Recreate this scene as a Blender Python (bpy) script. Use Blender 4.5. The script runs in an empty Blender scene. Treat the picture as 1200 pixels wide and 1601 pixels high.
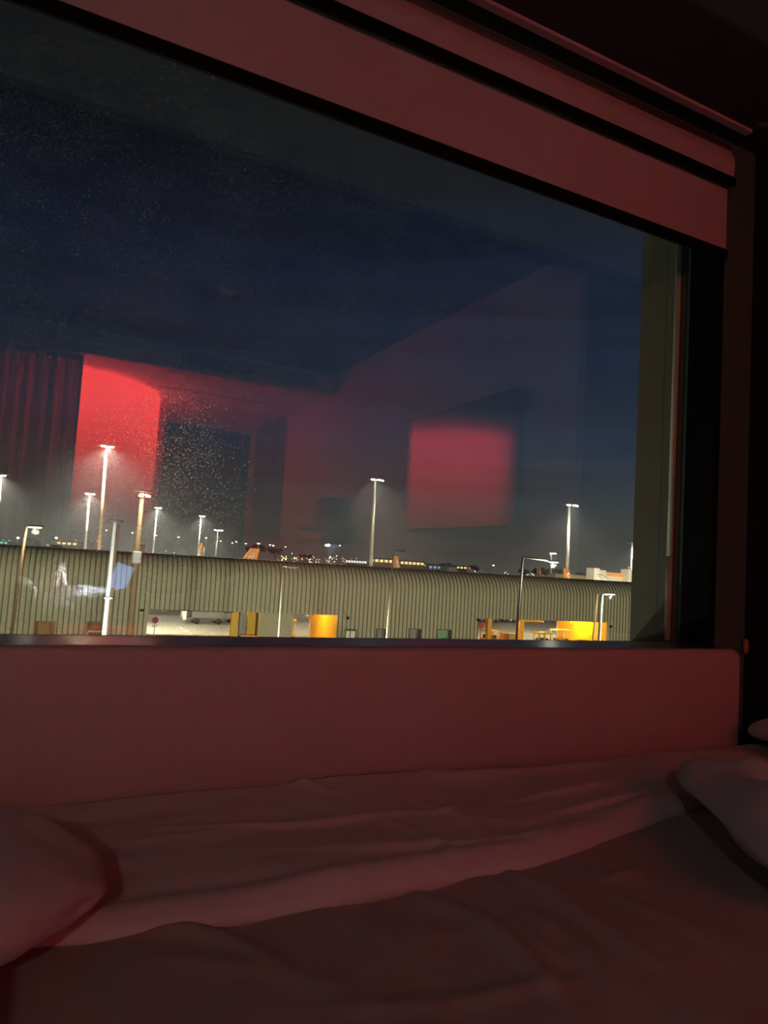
import bpy, math, random
from mathutils import Vector, Matrix, noise
random.seed(7)
PI = math.pi
S = bpy.context.scene

# ------------------------------------------------------------------ camera
F = 1138.0                                  # focal length in pixels of the 1200x1601 frame
CAM = Vector((0.0, -1.5, 1.07))
ax = Vector((2230, -222, -F)).normalized()
ay = Vector((-586, -50, -F)); ay = (ay - ax * ay.dot(ax)).normalized()
az = ax.cross(ay).normalized()
R = Matrix((ax, ay, az))                    # camera -> world rotation
cd = bpy.data.cameras.new('camera'); cam = bpy.data.objects.new('camera', cd)
S.collection.objects.link(cam); S.camera = cam
cam.matrix_world = Matrix.Translation(CAM) @ R.to_4x4()
cd.sensor_fit = 'VERTICAL'; cd.sensor_height = 36.0; cd.lens = 36.0 * F / 1601.0
cd.clip_start = 0.02; cd.clip_end = 6000
def ray(px, py): return R @ Vector((px - 600.0, 800.5 - py, -F))
def P(px, py, depth): return CAM + ray(px, py) * (depth / F)     # point at a depth along the view axis
GZ = -9.0                                  # airport ground level; the room's floor is 0
def G(px, py, z=GZ):
    d = ray(px, py); return CAM + d * ((z - CAM.z) / d.z)

S.view_settings.view_transform = 'Standard'; S.view_settings.look = 'None'
S.view_settings.exposure = 0.0; S.view_settings.gamma = 1.0; S.view_settings.use_curve_mapping = False
S.cycles.max_bounces = 10; S.cycles.transparent_max_bounces = 24
S.cycles.diffuse_bounces = 4; S.cycles.glossy_bounces = 4; S.cycles.transmission_bounces = 6
S.cycles.sample_clamp_indirect = 0.0; S.cycles.use_denoising = True
S.cycles.caustics_reflective = False; S.cycles.caustics_refractive = False

# ------------------------------------------------------------------ world
W = bpy.data.worlds.new('night_sky'); S.world = W; W.use_nodes = True
nt = W.node_tree; N = nt.nodes; L = nt.links; N.clear()
def node(t, **k):
    n = N.new(t)
    for a, b in k.items(): setattr(n, a, b)
    return n
def mth(op, a, b=None, clamp=False):
    n = node('ShaderNodeMath', operation=op, use_clamp=clamp)
    for i, v in enumerate((a, b)):
        if v is None: continue
        if isinstance(v, (int, float)): n.inputs[i].default_value = v
        else: L.new(v, n.inputs[i])
    return n.outputs[0]
tc = node('ShaderNodeTexCoord'); sp = node('ShaderNodeSeparateXYZ'); L.new(tc.outputs['Generated'], sp.inputs[0])
cr = node('ShaderNodeValToRGB'); e = cr.color_ramp
e.elements[0].position = 0.0; e.elements[0].color = (.078, .080, .070, 1)
e.elements[1].position = 1.0; e.elements[1].color = (.0015, .002, .004, 1)
for p_, c_ in ((.05, (.058, .064, .062, 1)), (.10, (.036, .048, .060, 1)), (.17, (.017, .032, .064, 1)), (.26, (.009, .020, .050, 1)), (.38, (.006, .013, .038, 1)), (.50, (.0028, .0045, .010, 1))):
    q = e.elements.new(p_); q.color = c_
L.new(mth('MULTIPLY', sp.outputs[2], 1.0, True), cr.inputs[0])
# stretched cloud streaks near the horizon
mp = node('ShaderNodeMapping'); mp.inputs['Scale'].default_value = (.7, .7, 14); L.new(tc.outputs['Generated'], mp.inputs[0])
nz = node('ShaderNodeTexNoise'); nz.inputs['Scale'].default_value = 2.4; nz.inputs['Detail'].default_value = 5; L.new(mp.outputs[0], nz.inputs[0])
cl = node('ShaderNodeMapRange'); L.new(nz.outputs[0], cl.inputs[0])
for i, v in ((1, .45), (2, .72), (3, 1.08), (4, .70)): cl.inputs[i].default_value = v
# evening glow is stronger towards +X
az_ = node('ShaderNodeMapRange'); L.new(sp.outputs[0], az_.inputs[0])
for i, v in ((1, 0), (2, .75), (3, .55), (4, 1.1)): az_.inputs[i].default_value = v
bg = node('ShaderNodeBackground'); L.new(cr.outputs[0], bg.inputs[0])
L.new(mth('MULTIPLY', cl.outputs[0], az_.outputs[0]), bg.inputs[1])
wo = node('ShaderNodeOutputWorld'); L.new(bg.outputs[0], wo.inputs[0])

# ------------------------------------------------------------------ helpers
def light(name, kind, loc, power, color, size=.3, aim=None, parent=None, spread=None, spot=None, sy=None):
    d = bpy.data.lights.new(name, kind); d.energy = power; d.color = color
    if kind == 'AREA':
        d.size = size
        if sy: d.shape = 'RECTANGLE'; d.size_y = sy
        if spread: d.spread = spread
    else: d.shadow_soft_size = size
    if kind == 'SPOT': d.spot_size = spot or 2.2; d.spot_blend = .8
    o = bpy.data.objects.new(name, d); S.collection.objects.link(o)
    o.location = loc
    if aim is not None: o.rotation_euler = (Vector(aim) - Vector(loc)).to_track_quat('-Z', 'Y').to_euler()
    if parent:
        o.parent = parent; o.matrix_parent_inverse = parent.matrix_basis.inverted()
    return o

MATS = {}
def mat(name, col, rough=.6, metal=0.0, var=.12, scale=8.0, bump=0.0, bscale=None, spec=.5, sheen=0, trans=0.0, emit=None, stretch=None):
    if name in MATS: return MATS[name]
    m = bpy.data.materials.new(name); m.use_nodes = True; t = m.node_tree; b = t.nodes['Principled BSDF']
    tcn = t.nodes.new('ShaderNodeTexCoord'); src = tcn.outputs['Object']
    if stretch:
        mpn = t.nodes.new('ShaderNodeMapping'); mpn.inputs['Scale'].default_value = stretch; t.links.new(src, mpn.inputs[0]); src = mpn.outputs[0]
    n1 = t.nodes.new('ShaderNodeTexNoise'); n1.inputs['Scale'].default_value = scale; n1.inputs['Detail'].default_value = 4
    t.links.new(src, n1.inputs[0])
    mx = t.nodes.new('ShaderNodeMix'); mx.data_type = 'RGBA'
    mx.inputs[6].default_value = tuple(c * (1 - var) for c in col) + (1,); mx.inputs[7].default_value = tuple(min(1, c * (1 + var)) for c in col) + (1,)
    t.links.new(n1.outputs[0], mx.inputs[0]); t.links.new(mx.outputs[2], b.inputs['Base Color'])
    b.inputs['Roughness'].default_value = rough; b.inputs['Metallic'].default_value = metal; b.inputs['Specular IOR Level'].default_value = spec
    if sheen: b.inputs['Sheen Weight'].default_value = sheen
    if bump:
        n2 = t.nodes.new('ShaderNodeTexNoise'); n2.inputs['Scale'].default_value = bscale or scale * 6; n2.inputs['Detail'].default_value = 3
        t.links.new(src, n2.inputs[0])
        bp = t.nodes.new('ShaderNodeBump'); bp.inputs['Strength'].default_value = bump; bp.inputs['Distance'].default_value = .01
        t.links.new(n2.outputs[0], bp.inputs['Height']); t.links.new(bp.outputs[0], b.inputs['Normal'])
    if emit:
        b.inputs['Emission Color'].default_value = tuple(emit[0]) + (1,); b.inputs['Emission Strength'].default_value = emit[1]
    if trans:
        tr = t.nodes.new('ShaderNodeBsdfTranslucent'); t.links.new(mx.outputs[2], tr.inputs[0])
        ms = t.nodes.new('ShaderNodeMixShader'); ms.inputs[0].default_value = trans
        t.links.new(b.outputs[0], ms.inputs[1]); t.links.new(tr.outputs[0], ms.inputs[2])
        t.links.new(ms.outputs[0], t.nodes['Material Output'].inputs['Surface'])
    MATS[name] = m; return m

class MB:
    def __init__(s): s.v = []; s.f = []
    def add(s, vs, fs):
        k = len(s.v); s.v += [Vector(v) for v in vs]; s.f += [tuple(i + k for i in f) for f in fs]; return s
    def box(s, c, d, rot=0.0, bev=0.0, M=None):
        """box centred at c with full size d, spun about z; bev chamfers every edge"""
        hx, hy, hz = d[0] / 2, d[1] / 2, d[2] / 2
        Mt = Matrix.Translation(Vector(c)) @ (M if M is not None else Matrix.Rotation(rot, 4, 'Z'))
        if bev <= 0 or bev >= min(hx, hy, hz):
            vs = [Mt @ Vector((x, y, z)) for x in (-hx, hx) for y in (-hy, hy) for z in (-hz, hz)]
            fs = [(0, 1, 3, 2), (4, 6, 7, 5), (0, 4, 5, 1), (2, 3, 7, 6), (0, 2, 6, 4), (1, 5, 7, 3)]
            return s.add(vs, fs)
        b = bev; ids = {}; vs = []
        for x in (-1, 1):
            for y in (-1, 1):
                for z in (-1, 1):
                    for a in range(3):
                        q = [hx - b, hy - b, hz - b]; q[a] = (hx, hy, hz)[a]
                        ids[(x, y, z, a)] = len(vs); vs.append(Mt @ Vector((x * q[0], y * q[1], z * q[2])))
        fs = []
        for a in range(3):
            o = [i for i in range(3) if i != a]
            for sg in (-1, 1):
                f = []
                for u, w in ((-1, -1), (1, -1), (1, 1), (-1, 1)):
                    k = [0, 0, 0]; k[a] = sg; k[o[0]] = u; k[o[1]] = w; f.append(ids[(k[0], k[1], k[2], a)])
                fs.append(tuple(f if (sg > 0) != (a == 1) else f[::-1]))
        for a in range(3):
            o = [i for i in range(3) if i != a]
            for u in (-1, 1):
                for w in (-1, 1):
                    k0 = [0, 0, 0]; k1 = [0, 0, 0]
                    k0[a] = -1; k1[a] = 1; k0[o[0]] = k1[o[0]] = u; k0[o[1]] = k1[o[1]] = w
                    f = (ids[(*k0, o[0])], ids[(*k1, o[0])], ids[(*k1, o[1])], ids[(*k0, o[1])])
                    fs.append(f)
        for x in (-1, 1):
            for y in (-1, 1):
                for z in (-1, 1): fs.append((ids[(x, y, z, 0)], ids[(x, y, z, 1)], ids[(x, y, z, 2)]))
        return s.add(vs, fs)
    def lohi(s, lo, hi, bev=0.0):
        return s.box([(a + b) / 2 for a, b in zip(lo, hi)], [b - a for a, b in zip(lo, hi)], 0, bev)
    def tube(s, pts, rad, n=10, cap=True):
        pts = [Vector(p) for p in pts]
        rad = rad if isinstance(rad, (list, tuple)) else [rad] * len(pts)
        k0 = len(s.v); prev = None
        for i, p in enumerate(pts):
            t = (pts[min(i + 1, len(pts) - 1)] - pts[max(i - 1, 0)]).normalized()
            if prev is None: u = t.orthogonal().normalized()
            else: u = (prev - t * prev.dot(t)).normalized()
            prev = u; w = t.cross(u)
            for j in range(n):
                a = 2 * PI * j / n; s.v.append(p + (u * math.cos(a) + w * math.sin(a)) * rad[i])
        for i in range(len(pts) - 1):
            for j in range(n):
                a = k0 + i * n + j; b = k0 + i * n + (j + 1) % n; s.f.append((a, b, b + n, a + n))
        if cap:
            s.f.append(tuple(k0 + j for j in range(n))[::-1]); e_ = k0 + (len(pts) - 1) * n; s.f.append(tuple(e_ + j for j in range(n)))
        return s
    def ball(s, c, r, n=12, m=8, sc=(1, 1, 1), M=None):
        vs = []; fs = []; c = Vector(c)
        for i in range(m + 1):
            th = PI * i / m
            for j in range(n):
                ph = 2 * PI * j / n
                q = Vector((math.sin(th) * math.cos(ph) * sc[0], math.sin(th) * math.sin(ph) * sc[1], math.cos(th) * sc[2])) * r
                if M is not None: q = M @ q
                vs.append(c + q)
        for i in range(m):
            for j in range(n): fs.append((i * n + j, (i + 1) * n + j, (i + 1) * n + (j + 1) % n, i * n + (j + 1) % n))
        return s.add(vs, fs)
    def prism(s, poly, axis, t0, t1):
        """poly: list of points in 3-D lying in a plane; extruded from t0 to t1 along the vector axis"""
        a = Vector(axis); n = len(poly)
        vs = [Vector(p) + a * t0 for p in poly] + [Vector(p) + a * t1 for p in poly]
        fs = [tuple(range(n))[::-1], tuple(range(n, 2 * n))] + [(i, (i + 1) % n, (i + 1) % n + n, i + n) for i in range(n)]
        return s.add(vs, fs)
    def build(s, name, material, parent=None, smooth=False, fix=True):
        me = bpy.data.meshes.new(name); me.from_pydata([tuple(v) for v in s.v], [], s.f); me.update()
        if fix:
            import bmesh
            bm = bmesh.new(); bm.from_mesh(me); bmesh.ops.remove_doubles(bm, verts=bm.verts, dist=1e-5)
            bmesh.ops.recalc_face_normals(bm, faces=bm.faces); bm.to_mesh(me); bm.free()
        me.materials.append(material)
        if smooth:
            for p in me.polygons: p.use_smooth = True
        o = bpy.data.objects.new(name, me); S.collection.objects.link(o)
        if parent: put(o, parent)
        return o
def put(o, parent):
    o.parent = parent; o.matrix_parent_inverse = parent.matrix_basis.inverted(); return o
def tag(o, label=None, cat=None, group=None, kind=None):
    if label: o['label'] = label
    if cat: o['category'] = cat
    if group: o['group'] = group
    if kind: o['kind'] = kind
    return o
def thing(name, loc, label, cat, group=None, rz=0.0, kind=None):
    o = bpy.data.objects.new(name, None); S.collection.objects.link(o); o.empty_display_size = .1
    o.location = loc; o.rotation_euler = (0, 0, rz)
    return tag(o, label, cat, group, kind)
def structure(o): o['kind'] = 'structure'; return o
def copy_tree(o, parent=None):
    c = o.copy(); S.collection.objects.link(c)
    if parent: c.parent = parent
    for ch in list(o.children): copy_tree(ch, c)
    return c

# ------------------------------------------------------------------ materials
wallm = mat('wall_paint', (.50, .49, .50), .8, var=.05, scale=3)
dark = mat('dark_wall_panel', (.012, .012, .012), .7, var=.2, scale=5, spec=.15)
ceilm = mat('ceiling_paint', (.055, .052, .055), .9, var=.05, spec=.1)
blackm = mat('black_metal', (.004, .004, .004), .5, var=.2, spec=.1)
fabric = mat('blind_fabric', (.42, .38, .37), .9, var=.04, scale=30, bump=.1, bscale=300, spec=.1)
vinyl = mat('upholstery', (.44, .385, .35), .55, var=.03, scale=2.5, bump=.12, bscale=60, spec=.35)
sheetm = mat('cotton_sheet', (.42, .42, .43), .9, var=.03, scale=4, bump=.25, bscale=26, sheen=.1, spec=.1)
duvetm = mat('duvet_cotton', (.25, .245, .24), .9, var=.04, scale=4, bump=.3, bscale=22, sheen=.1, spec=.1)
sillm = mat('sill_metal', (.22, .23, .24), .32, metal=1, var=.1, scale=3)
jambm = mat('jamb_paint', (.20, .185, .13), .55, var=.06, scale=4, stretch=(1, 1, .1))
beadm = mat('bead_aluminium', (.68, .76, .60), .5, metal=0, var=.05)
concrete = mat('apron_concrete', (.38, .36, .31), .85, var=.2, scale=.05, bump=.2, bscale=.6)
clad = mat('cladding_metal', (.43, .41, .31), .55, var=.06, scale=.6, spec=.3)
ribm = mat('cladding_seam', (.085, .08, .06), .6, var=.1, scale=1)
yellow = mat('yellow_paint', (.75, .48, .05), .6, var=.1, scale=2)
pale = mat('pale_paint', (.60, .58, .50), .6, var=.08, scale=1)
steel = mat('galvanised_steel', (.45, .42, .36), .5, metal=.3, var=.1, scale=2)
brownm = mat('brown_painted_steel', (.34, .21, .10), .6, var=.15, scale=2)
white = mat('white_paint', (.80, .80, .78), .5, var=.05)
orange = mat('orange_paint', (.92, .30, .02), .5, var=.06, scale=1)
greyd = mat('dark_grey_paint', (.10, .10, .10), .6, var=.15, scale=2)
greym = mat('mid_grey_paint', (.28, .28, .27), .6, var=.12, scale=1)
redm = mat('red_paint', (.60, .04, .03), .6, var=.1)
greenm = mat('green_paint', (.18, .42, .27), .6, var=.1)
tyre = mat('tyre_rubber', (.02, .02, .02), .8, var=.2)
treem = mat('tree_leaves', (.03, .035, .02), .9, var=.5, scale=2)
lampw = mat('lit_lamp_white', (.9, .9, .9), .4, emit=((1.0, .97, .82), 14))
lampy = mat('lit_lamp_yellow', (.9, .8, .5), .4, emit=((1.0, .80, .40), 8))

# ------------------------------------------------------------------ room shell
XL, XR = -0.95, 1.91; YW = -0.10; CZ = 2.38; YB = -3.10; SZ = 2.225; YE = -5.05
GX0, GX1, SILL, HEAD = -0.80, 1.75, 0.907, 2.26
structure(MB().lohi((XL - .2, YE - .2, -.15), (XR + .2, .18, 0)).build('floor', mat('carpet', (.05, .045, .045), .95, var=.3, scale=40, bump=.3)))
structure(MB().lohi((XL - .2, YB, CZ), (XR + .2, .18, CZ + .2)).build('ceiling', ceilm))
structure(MB().lohi((XL - .12, YE - .12, 0), (XL, .18, CZ)).build('wall_left', wallm))
structure(MB().lohi((XR, YE - .12, 0), (XR + .12, .18, CZ)).build('wall_right', wallm))
structure(MB().lohi((XL, YE - .12, 0), (XR, YE, SZ)).build('wall_back', mat('back_wall', (.05, .05, .05), .7)))
w = MB()
w.lohi((XL, YW, 0), (GX0, .18, CZ)); w.lohi((GX1, YW, 0), (XR, .18, CZ))
w.lohi((GX0, YW, 0), (GX1, .18, SILL - .02)); w.lohi((GX0, YW, HEAD), (GX1, .18, CZ))
structure(w.build('wall_front', mat('window_wall', (.05, .115, .09), .7, var=.06)))
b = MB().lohi((XL, YB - .10, SZ + .0), (XR, YB, CZ)); b.lohi((XL, YE, SZ), (XR, YB - .10, SZ + .05))
structure(b.build('trim_bulkhead', mat('bulkhead_paint', (.85, .85, .87), .8, var=.03)))
structure(MB().lohi((1.1 - .62, YB - .56, SZ - .004), (XR - .25, YB - .545, SZ)).build('trim_soffit_joint', greyd))
# black panel on the side wall beside the window
structure(MB().lohi((XR - .012, -.60, .0), (XR, YW, CZ)).build('trim_dark_wall_panel', dark))
# thin pale rail under the ceiling above the blinds
structure(MB().lohi((XL, -.175, CZ - .010), (XR - .13, -.155, CZ - .001)).build('trim_ceiling_rail', mat('rail', (.55, .42, .42), .5)))

# window: exterior reveal lining, frame, beads, two panes
wf = structure(MB().lohi((GX1 - .0005, .03, SILL - .02), (GX1 + .02, .085, HEAD)).lohi((GX1 - .0005, .087, SILL - .02), (GX1 + .02, .19, HEAD))
     .lohi((GX1 - .0005, .015, SILL - .02), (GX1 + .02, .028, HEAD)).build('window_1', jambm))
f = MB()
f.lohi((GX1 - .012, YW - .008, SILL - .02), (GX1 + .012, -.045, HEAD)); f.lohi((GX1 - .006, -.043, SILL - .02), (GX1 + .005, -.006, HEAD))
f.lohi((GX0 - .01, YW - .008, SILL - .02), (GX0 + .03, -.006, HEAD)); f.lohi((GX0, YW - .008, HEAD - .02), (GX1, -.006, HEAD + .02))
f.build('window_frame', blackm, wf)
MB().tube([(GX1 - .010, .036, SILL), (GX1 - .010, .036, 1.15)], .009, 10).tube([(GX1 - .010, .036, 1.153), (GX1 - .010, .036, HEAD)], .009, 10).build('glazing_bead', beadm, wf, True)
s = MB().lohi((GX0, -.172, SILL - .02), (GX1, -.012, SILL), .002); s.build('window_sill', sillm, wf)

def glass_material(dirt):
    m = bpy.data.materials.new('window_glass_outer' if dirt else 'window_glass'); m.use_nodes = True; t = m.node_tree; t.nodes.clear(); nn = t.nodes.new; ll = t.links.new
    ge = nn('ShaderNodeNewGeometry'); fr = nn('ShaderNodeFresnel'); mr = nn('ShaderNodeMapRange'); ll(ge.outputs['Backfacing'], mr.inputs[0])
    mr.inputs[3].default_value = 1.5; mr.inputs[4].default_value = 1 / 1.5; ll(mr.outputs[0], fr.inputs[0])
    tr = nn('ShaderNodeBsdfTransparent'); tr.inputs[0].default_value = (.985, .995, .99, 1)
    gl = nn('ShaderNodeBsdfGlossy'); gl.inputs['Roughness'].default_value = 0.004
    ms = nn('ShaderNodeMixShader'); ll(fr.outputs[0], ms.inputs[0]); ll(tr.outputs[0], ms.inputs[1]); ll(gl.outputs[0], ms.inputs[2])
    out = ms.outputs[0]
    if dirt:     # dried drops and dust on the outer face
        tcn = nn('ShaderNodeTexCoord')
        def specks(scale, lo, hi, nscale, n0, n1):
            vo = nn('ShaderNodeTexVoronoi'); vo.inputs['Scale'].default_value = scale; ll(tcn.outputs['Object'], vo.inputs[0])
            a = nn('ShaderNodeMapRange'); ll(vo.outputs['Distance'], a.inputs[0])
            for i, v in ((1, lo), (2, hi), (3, 1), (4, 0)): a.inputs[i].default_value = v
            sepc = nn('ShaderNodeSeparateColor'); ll(vo.outputs['Color'], sepc.inputs[0])
            no = nn('ShaderNodeTexNoise'); no.inputs['Scale'].default_value = nscale; no.inputs['Detail'].default_value = 3; ll(tcn.outputs['Object'], no.inputs[0])
            b_ = nn('ShaderNodeMapRange'); ll(no.outputs[0], b_.inputs[0])
            for i, v in ((1, n0), (2, n1), (3, 0), (4, 1)): b_.inputs[i].default_value = v
            g_ = nn('ShaderNodeMath'); g_.operation = 'LESS_THAN'; ll(sepc.outputs[0], g_.inputs[0]); ll(b_.outputs[0], g_.inputs[1])
            c_ = nn('ShaderNodeMath'); c_.operation = 'MULTIPLY'; ll(a.outputs[0], c_.inputs[0]); ll(g_.outputs[0], c_.inputs[1])
            d_ = nn('ShaderNodeMath'); d_.operation = 'MULTIPLY'; ll(c_.outputs[0], d_.inputs[0]); ll(sepc.outputs[1], d_.inputs[1])
            return d_.outputs[0]
        # specks painted stronger around the floodlights' sightline, for their glare on the glass
        sp_ = nn('ShaderNodeVectorMath'); sp_.operation = 'DISTANCE'; ll(tcn.outputs['Object'], sp_.inputs[0]); sp_.inputs[1].default_value = DROP_GLARE
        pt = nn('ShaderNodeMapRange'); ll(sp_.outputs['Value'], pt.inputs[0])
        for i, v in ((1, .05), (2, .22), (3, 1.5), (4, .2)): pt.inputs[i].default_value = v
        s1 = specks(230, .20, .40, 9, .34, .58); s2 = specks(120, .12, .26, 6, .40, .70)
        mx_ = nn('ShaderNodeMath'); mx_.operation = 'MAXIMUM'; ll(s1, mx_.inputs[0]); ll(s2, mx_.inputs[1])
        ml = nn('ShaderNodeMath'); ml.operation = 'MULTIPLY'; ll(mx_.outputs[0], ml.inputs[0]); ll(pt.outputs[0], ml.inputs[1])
        tl = nn('ShaderNodeBsdfTranslucent'); tl.inputs[0].default_value = (.95, .92, .85, 1)
        m2 = nn('ShaderNodeMixShader'); ll(ml.outputs[0], m2.inputs[0]); ll(out, m2.inputs[1]); ll(tl.outputs[0], m2.inputs[2]); out = m2.outputs[0]
    o = nn('ShaderNodeOutputMaterial'); ll(out, o.inputs[0]); return m
dd = ray(255, 745); DROP_GLARE = tuple(CAM + dd * ((0.03 - CAM.y) / dd.y))
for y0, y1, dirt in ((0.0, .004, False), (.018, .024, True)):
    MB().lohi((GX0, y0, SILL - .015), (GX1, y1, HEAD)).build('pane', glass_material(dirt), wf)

# ------------------------------------------------------------------ roller blinds
def rounded_bar(x0, x1, y, z0, z1, th): return MB().lohi((x0, y - th / 2, z0), (x1, y + th / 2, z1), .004)
BX = 1.728
t = thing('roller_blind', (.46, -.137, 1.995), 'pinkish roller blind pulled a little way down over the window, its black bar lowest', 'blind')
MB().lohi((GX0 - .05, -.1385, 2.024), (BX, -.1355, 2.286)).build('blind_fabric', fabric, t)
rounded_bar(GX0 - .05, BX + .004, -.137, 1.993, 2.024, .016).build('bottom_bar', blackm, t)
t = thing('roller_blind', (.46, -.165, 2.20), 'dark-barred roller blind wound right up around its tube below the ceiling', 'blind')
rounded_bar(GX0 - .05, BX + .004, -.158, 2.198, 2.226, .016).build('bottom_bar', blackm, t)
q = MB()
prof = [(-.158, 2.227), (-.1595, 2.245), (-.162, 2.262), (-.160, 2.280), (-.152, 2.300), (-.143, 2.318)]
for (ya, za), (yb, zb) in zip(prof, prof[1:]):
    q.add([(GX0 - .05, ya, za), (BX, ya, za), (BX, yb, zb), (GX0 - .05, yb, zb), (GX0 - .05, ya + .003, za), (BX, ya + .003, za), (BX, yb + .003, zb), (GX0 - .05, yb + .003, zb)],
          [(0, 1, 2, 3), (7, 6, 5, 4), (0, 4, 5, 1), (3, 2, 6, 7), (1, 5, 6, 2), (0, 3, 7, 4)])
q.build('blind_fabric', fabric, t, False)
MB().tube([(GX0 - .05, -.122, 2.315), (BX, -.122, 2.315)], .026, 20).build('roller_tube', greyd, t, True)

# ------------------------------------------------------------------ padded panel below the sill
X0, X1, PF, PBK, PZ0, PZ1 = XL + .02, 1.757, -.200, -.174, .50, .909
q = MB(); rr = .030; rb = .014
# outline in XZ with rounded top corners, then a soft front edge by inset rings
def outline(ins):
    pts = []; x0, x1, z1 = X0 + ins, X1 - ins, PZ1 - ins; r = max(.002, rr - ins)
    pts += [(x0, PZ0), (x1, PZ0)]
    for k in range(9): a = k / 8 * PI / 2; pts.append((x1 - r + r * math.cos(a), z1 - r + r * math.sin(a)))
    for k in range(9): a = PI / 2 + k / 8 * PI / 2; pts.append((x0 + r + r * math.cos(a), z1 - r + r * math.sin(a)))
    return pts
rings = [(0, PBK)] + [(rb * (1 - math.cos(a)), PF + rb * (1 - math.sin(a))) for a in [k / 6 * PI / 2 for k in range(7)]]
n = len(outline(0)); vs = []; fs = []
for ins, y in rings: vs += [(x, y, z) for x, z in outline(ins)]
for i in range(len(rings) - 1):
    for j in range(n): fs.append((i * n + j, i * n + (j + 1) % n, (i + 1) * n + (j + 1) % n, (i + 1) * n + j))
fs += [tuple(range(n)), tuple(range((len(rings) - 1) * n, len(rings) * n))]
q.add(vs, fs)
tag(q.build('padded_wall_panel', vinyl, None, True), 'long padded leatherette panel with a rounded end, between the bed and the window sill', 'wall panel')
tag(MB().tube([(1.889, -.112, .886), (1.889, -.112, .897), (1.889, -.112, .917), (1.889, -.112, .928)], [.004, .0085, .0085, .004], 14).build('corner_peg', mat('orange_wood', (.42, .15, .05), .5)),
    'small orange rounded peg in the dark corner beside the window', 'peg')
dl = ray(1172, 461); pl = CAM + dl * ((XR - .016 - CAM.x) / dl.x)
tag(MB().ball(pl, .0032, 10, 8, (.6, 1, 1)).build('indicator_light', mat('indicator', (.6, .2, .05), .4, emit=((1, .35, .08), .35))), 'tiny orange indicator dot on the black wall panel beside the window', 'indicator light')

# ------------------------------------------------------------------ bed
BZ = .635; BY0, BY1 = -2.25, -.205; BX0, BX1 = XL + .03, XR - .025
bed = thing('bed', ((BX0 + BX1) / 2, -1.2, 0), 'wide mattress bed filling the room from wall to wall below the window', 'bed')
MB().lohi((BX0, BY0, 0.0), (BX1, BY1, .36), .01).build('bed_base', greyd, bed)
MB().lohi((BX0, BY0, .36), (BX1, BY1, BZ - .02), .03).build('mattress', white, bed)
def B(px, py, z=BZ):
    v = G(px, py, z); return (v.x, v.y)
def seg_d(p, a, b):
    ax_, ay_ = a; bx_, by_ = b; px_, py_ = p; dx, dy = bx_ - ax_, by_ - ay_
    tt = max(0, min(1, ((px_ - ax_) * dx + (py_ - ay_) * dy) / (dx * dx + dy * dy + 1e-12)))
    return math.hypot(px_ - ax_ - tt * dx, py_ - ay_ - tt * dy), tt
def ridges(p, rs):
    h = 0
    for pts, hh, wd in rs:
        best = 9; tb = 0
        for i in range(len(pts) - 1):
            d_, tt = seg_d(p, pts[i], pts[i + 1])
            if d_ < best: best = d_; tb = (i + tt) / (len(pts) - 1)
        if best < wd * 3: h += hh * 1.35 * math.exp(-(best / wd) ** 2) * math.sin(PI * min(1, max(0, .08 + .84 * tb))) ** .7
    return h
sheet_r = [([B(*q) for q in l], h_, w_) for l, h_, w_ in [
    ([(180, 1262), (330, 1235), (520, 1238), (700, 1215)], .006, .030),
    ([(380, 1230), (450, 1240), (530, 1262)], .006, .012), ([(240, 1316), (420, 1312), (620, 1290), (720, 1284)], .005, .010),
    ([(640, 1262), (720, 1292), (760, 1320)], .005, .012), ([(600, 1300), (680, 1340), (720, 1368)], .005, .011),
    ([(560, 1350), (700, 1340), (830, 1330), (880, 1305)], .006, .012), ([(620, 1215), (700, 1235), (860, 1215), (980, 1205)], .006, .018),
    ([(780, 1270), (900, 1250), (1010, 1228)], .007, .011), ([(860, 1290), (950, 1272), (1040, 1255)], .007, .010), ([(900, 1318), (1000, 1318), (1060, 1308)], .004, .009),
    ([(420, 1350), (560, 1345), (640, 1335)], .003, .015)]]
duvet_r = [([B(*q) for q in l], h_, w_) for l, h_, w_ in [
    ([(650, 1392), (740, 1430), (820, 1490), (880, 1560)], .010, .016), ([(790, 1360), (860, 1400), (940, 1455), (1030, 1510)], .009, .013),
    ([(130, 1450), (300, 1456), (360, 1470), (440, 1500)], .008, .013), ([(250, 1500), (420, 1510), (560, 1550)], .004, .016),
    ([(800, 1440), (880, 1500)], .005, .009), ([(820, 1420), (900, 1470), (960, 1540)], .004, .010), ([(950, 1400), (1060, 1440), (1150, 1500)], .005, .012),
    ([(940, 1380), (1010, 1362)], .005, .008), ([(500, 1575), (700, 1560), (900, 1530)], .005, .015)]]
def nz3(x, y, s_, k=0.0): return noise.noise(Vector((x * s_, y * s_, k)))
def edge_y(x):  return -.615 + .012 * math.sin(x * 7 + 1) + .02 * nz3(x, 0, 2.5, 9) + max(0, x - .75) * .26
def duvet_h(x, y):      # the turned-back duvet, its rolled edge facing the room
    d_ = y - edge_y(x); k = max(0.0, min(1, d_ / .030)); lip = math.sqrt(1 - (1 - k) ** 2); am = .75 + .5 * nz3(x, 0, 1.7, 31)
    h = BZ + .002 + lip * .024 * am + .012 * am * math.exp(-((d_ - .035) / .022) ** 2)
    h += (.005 * nz3(x, y, 4) + .004 * nz3(x * .55 + y * .3, y * 1.8, 9, 3) - .007 * abs(nz3(x * .5 + y * .4, y * 1.5 - x * .15, 8, 7)) + ridges((x, y), sheet_r)) * k
    h += .012 * math.exp(-((y - BY1) / .05) ** 2) * (.5 + .9 * nz3(x, 0, 2.2, 5))
    return h
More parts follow.
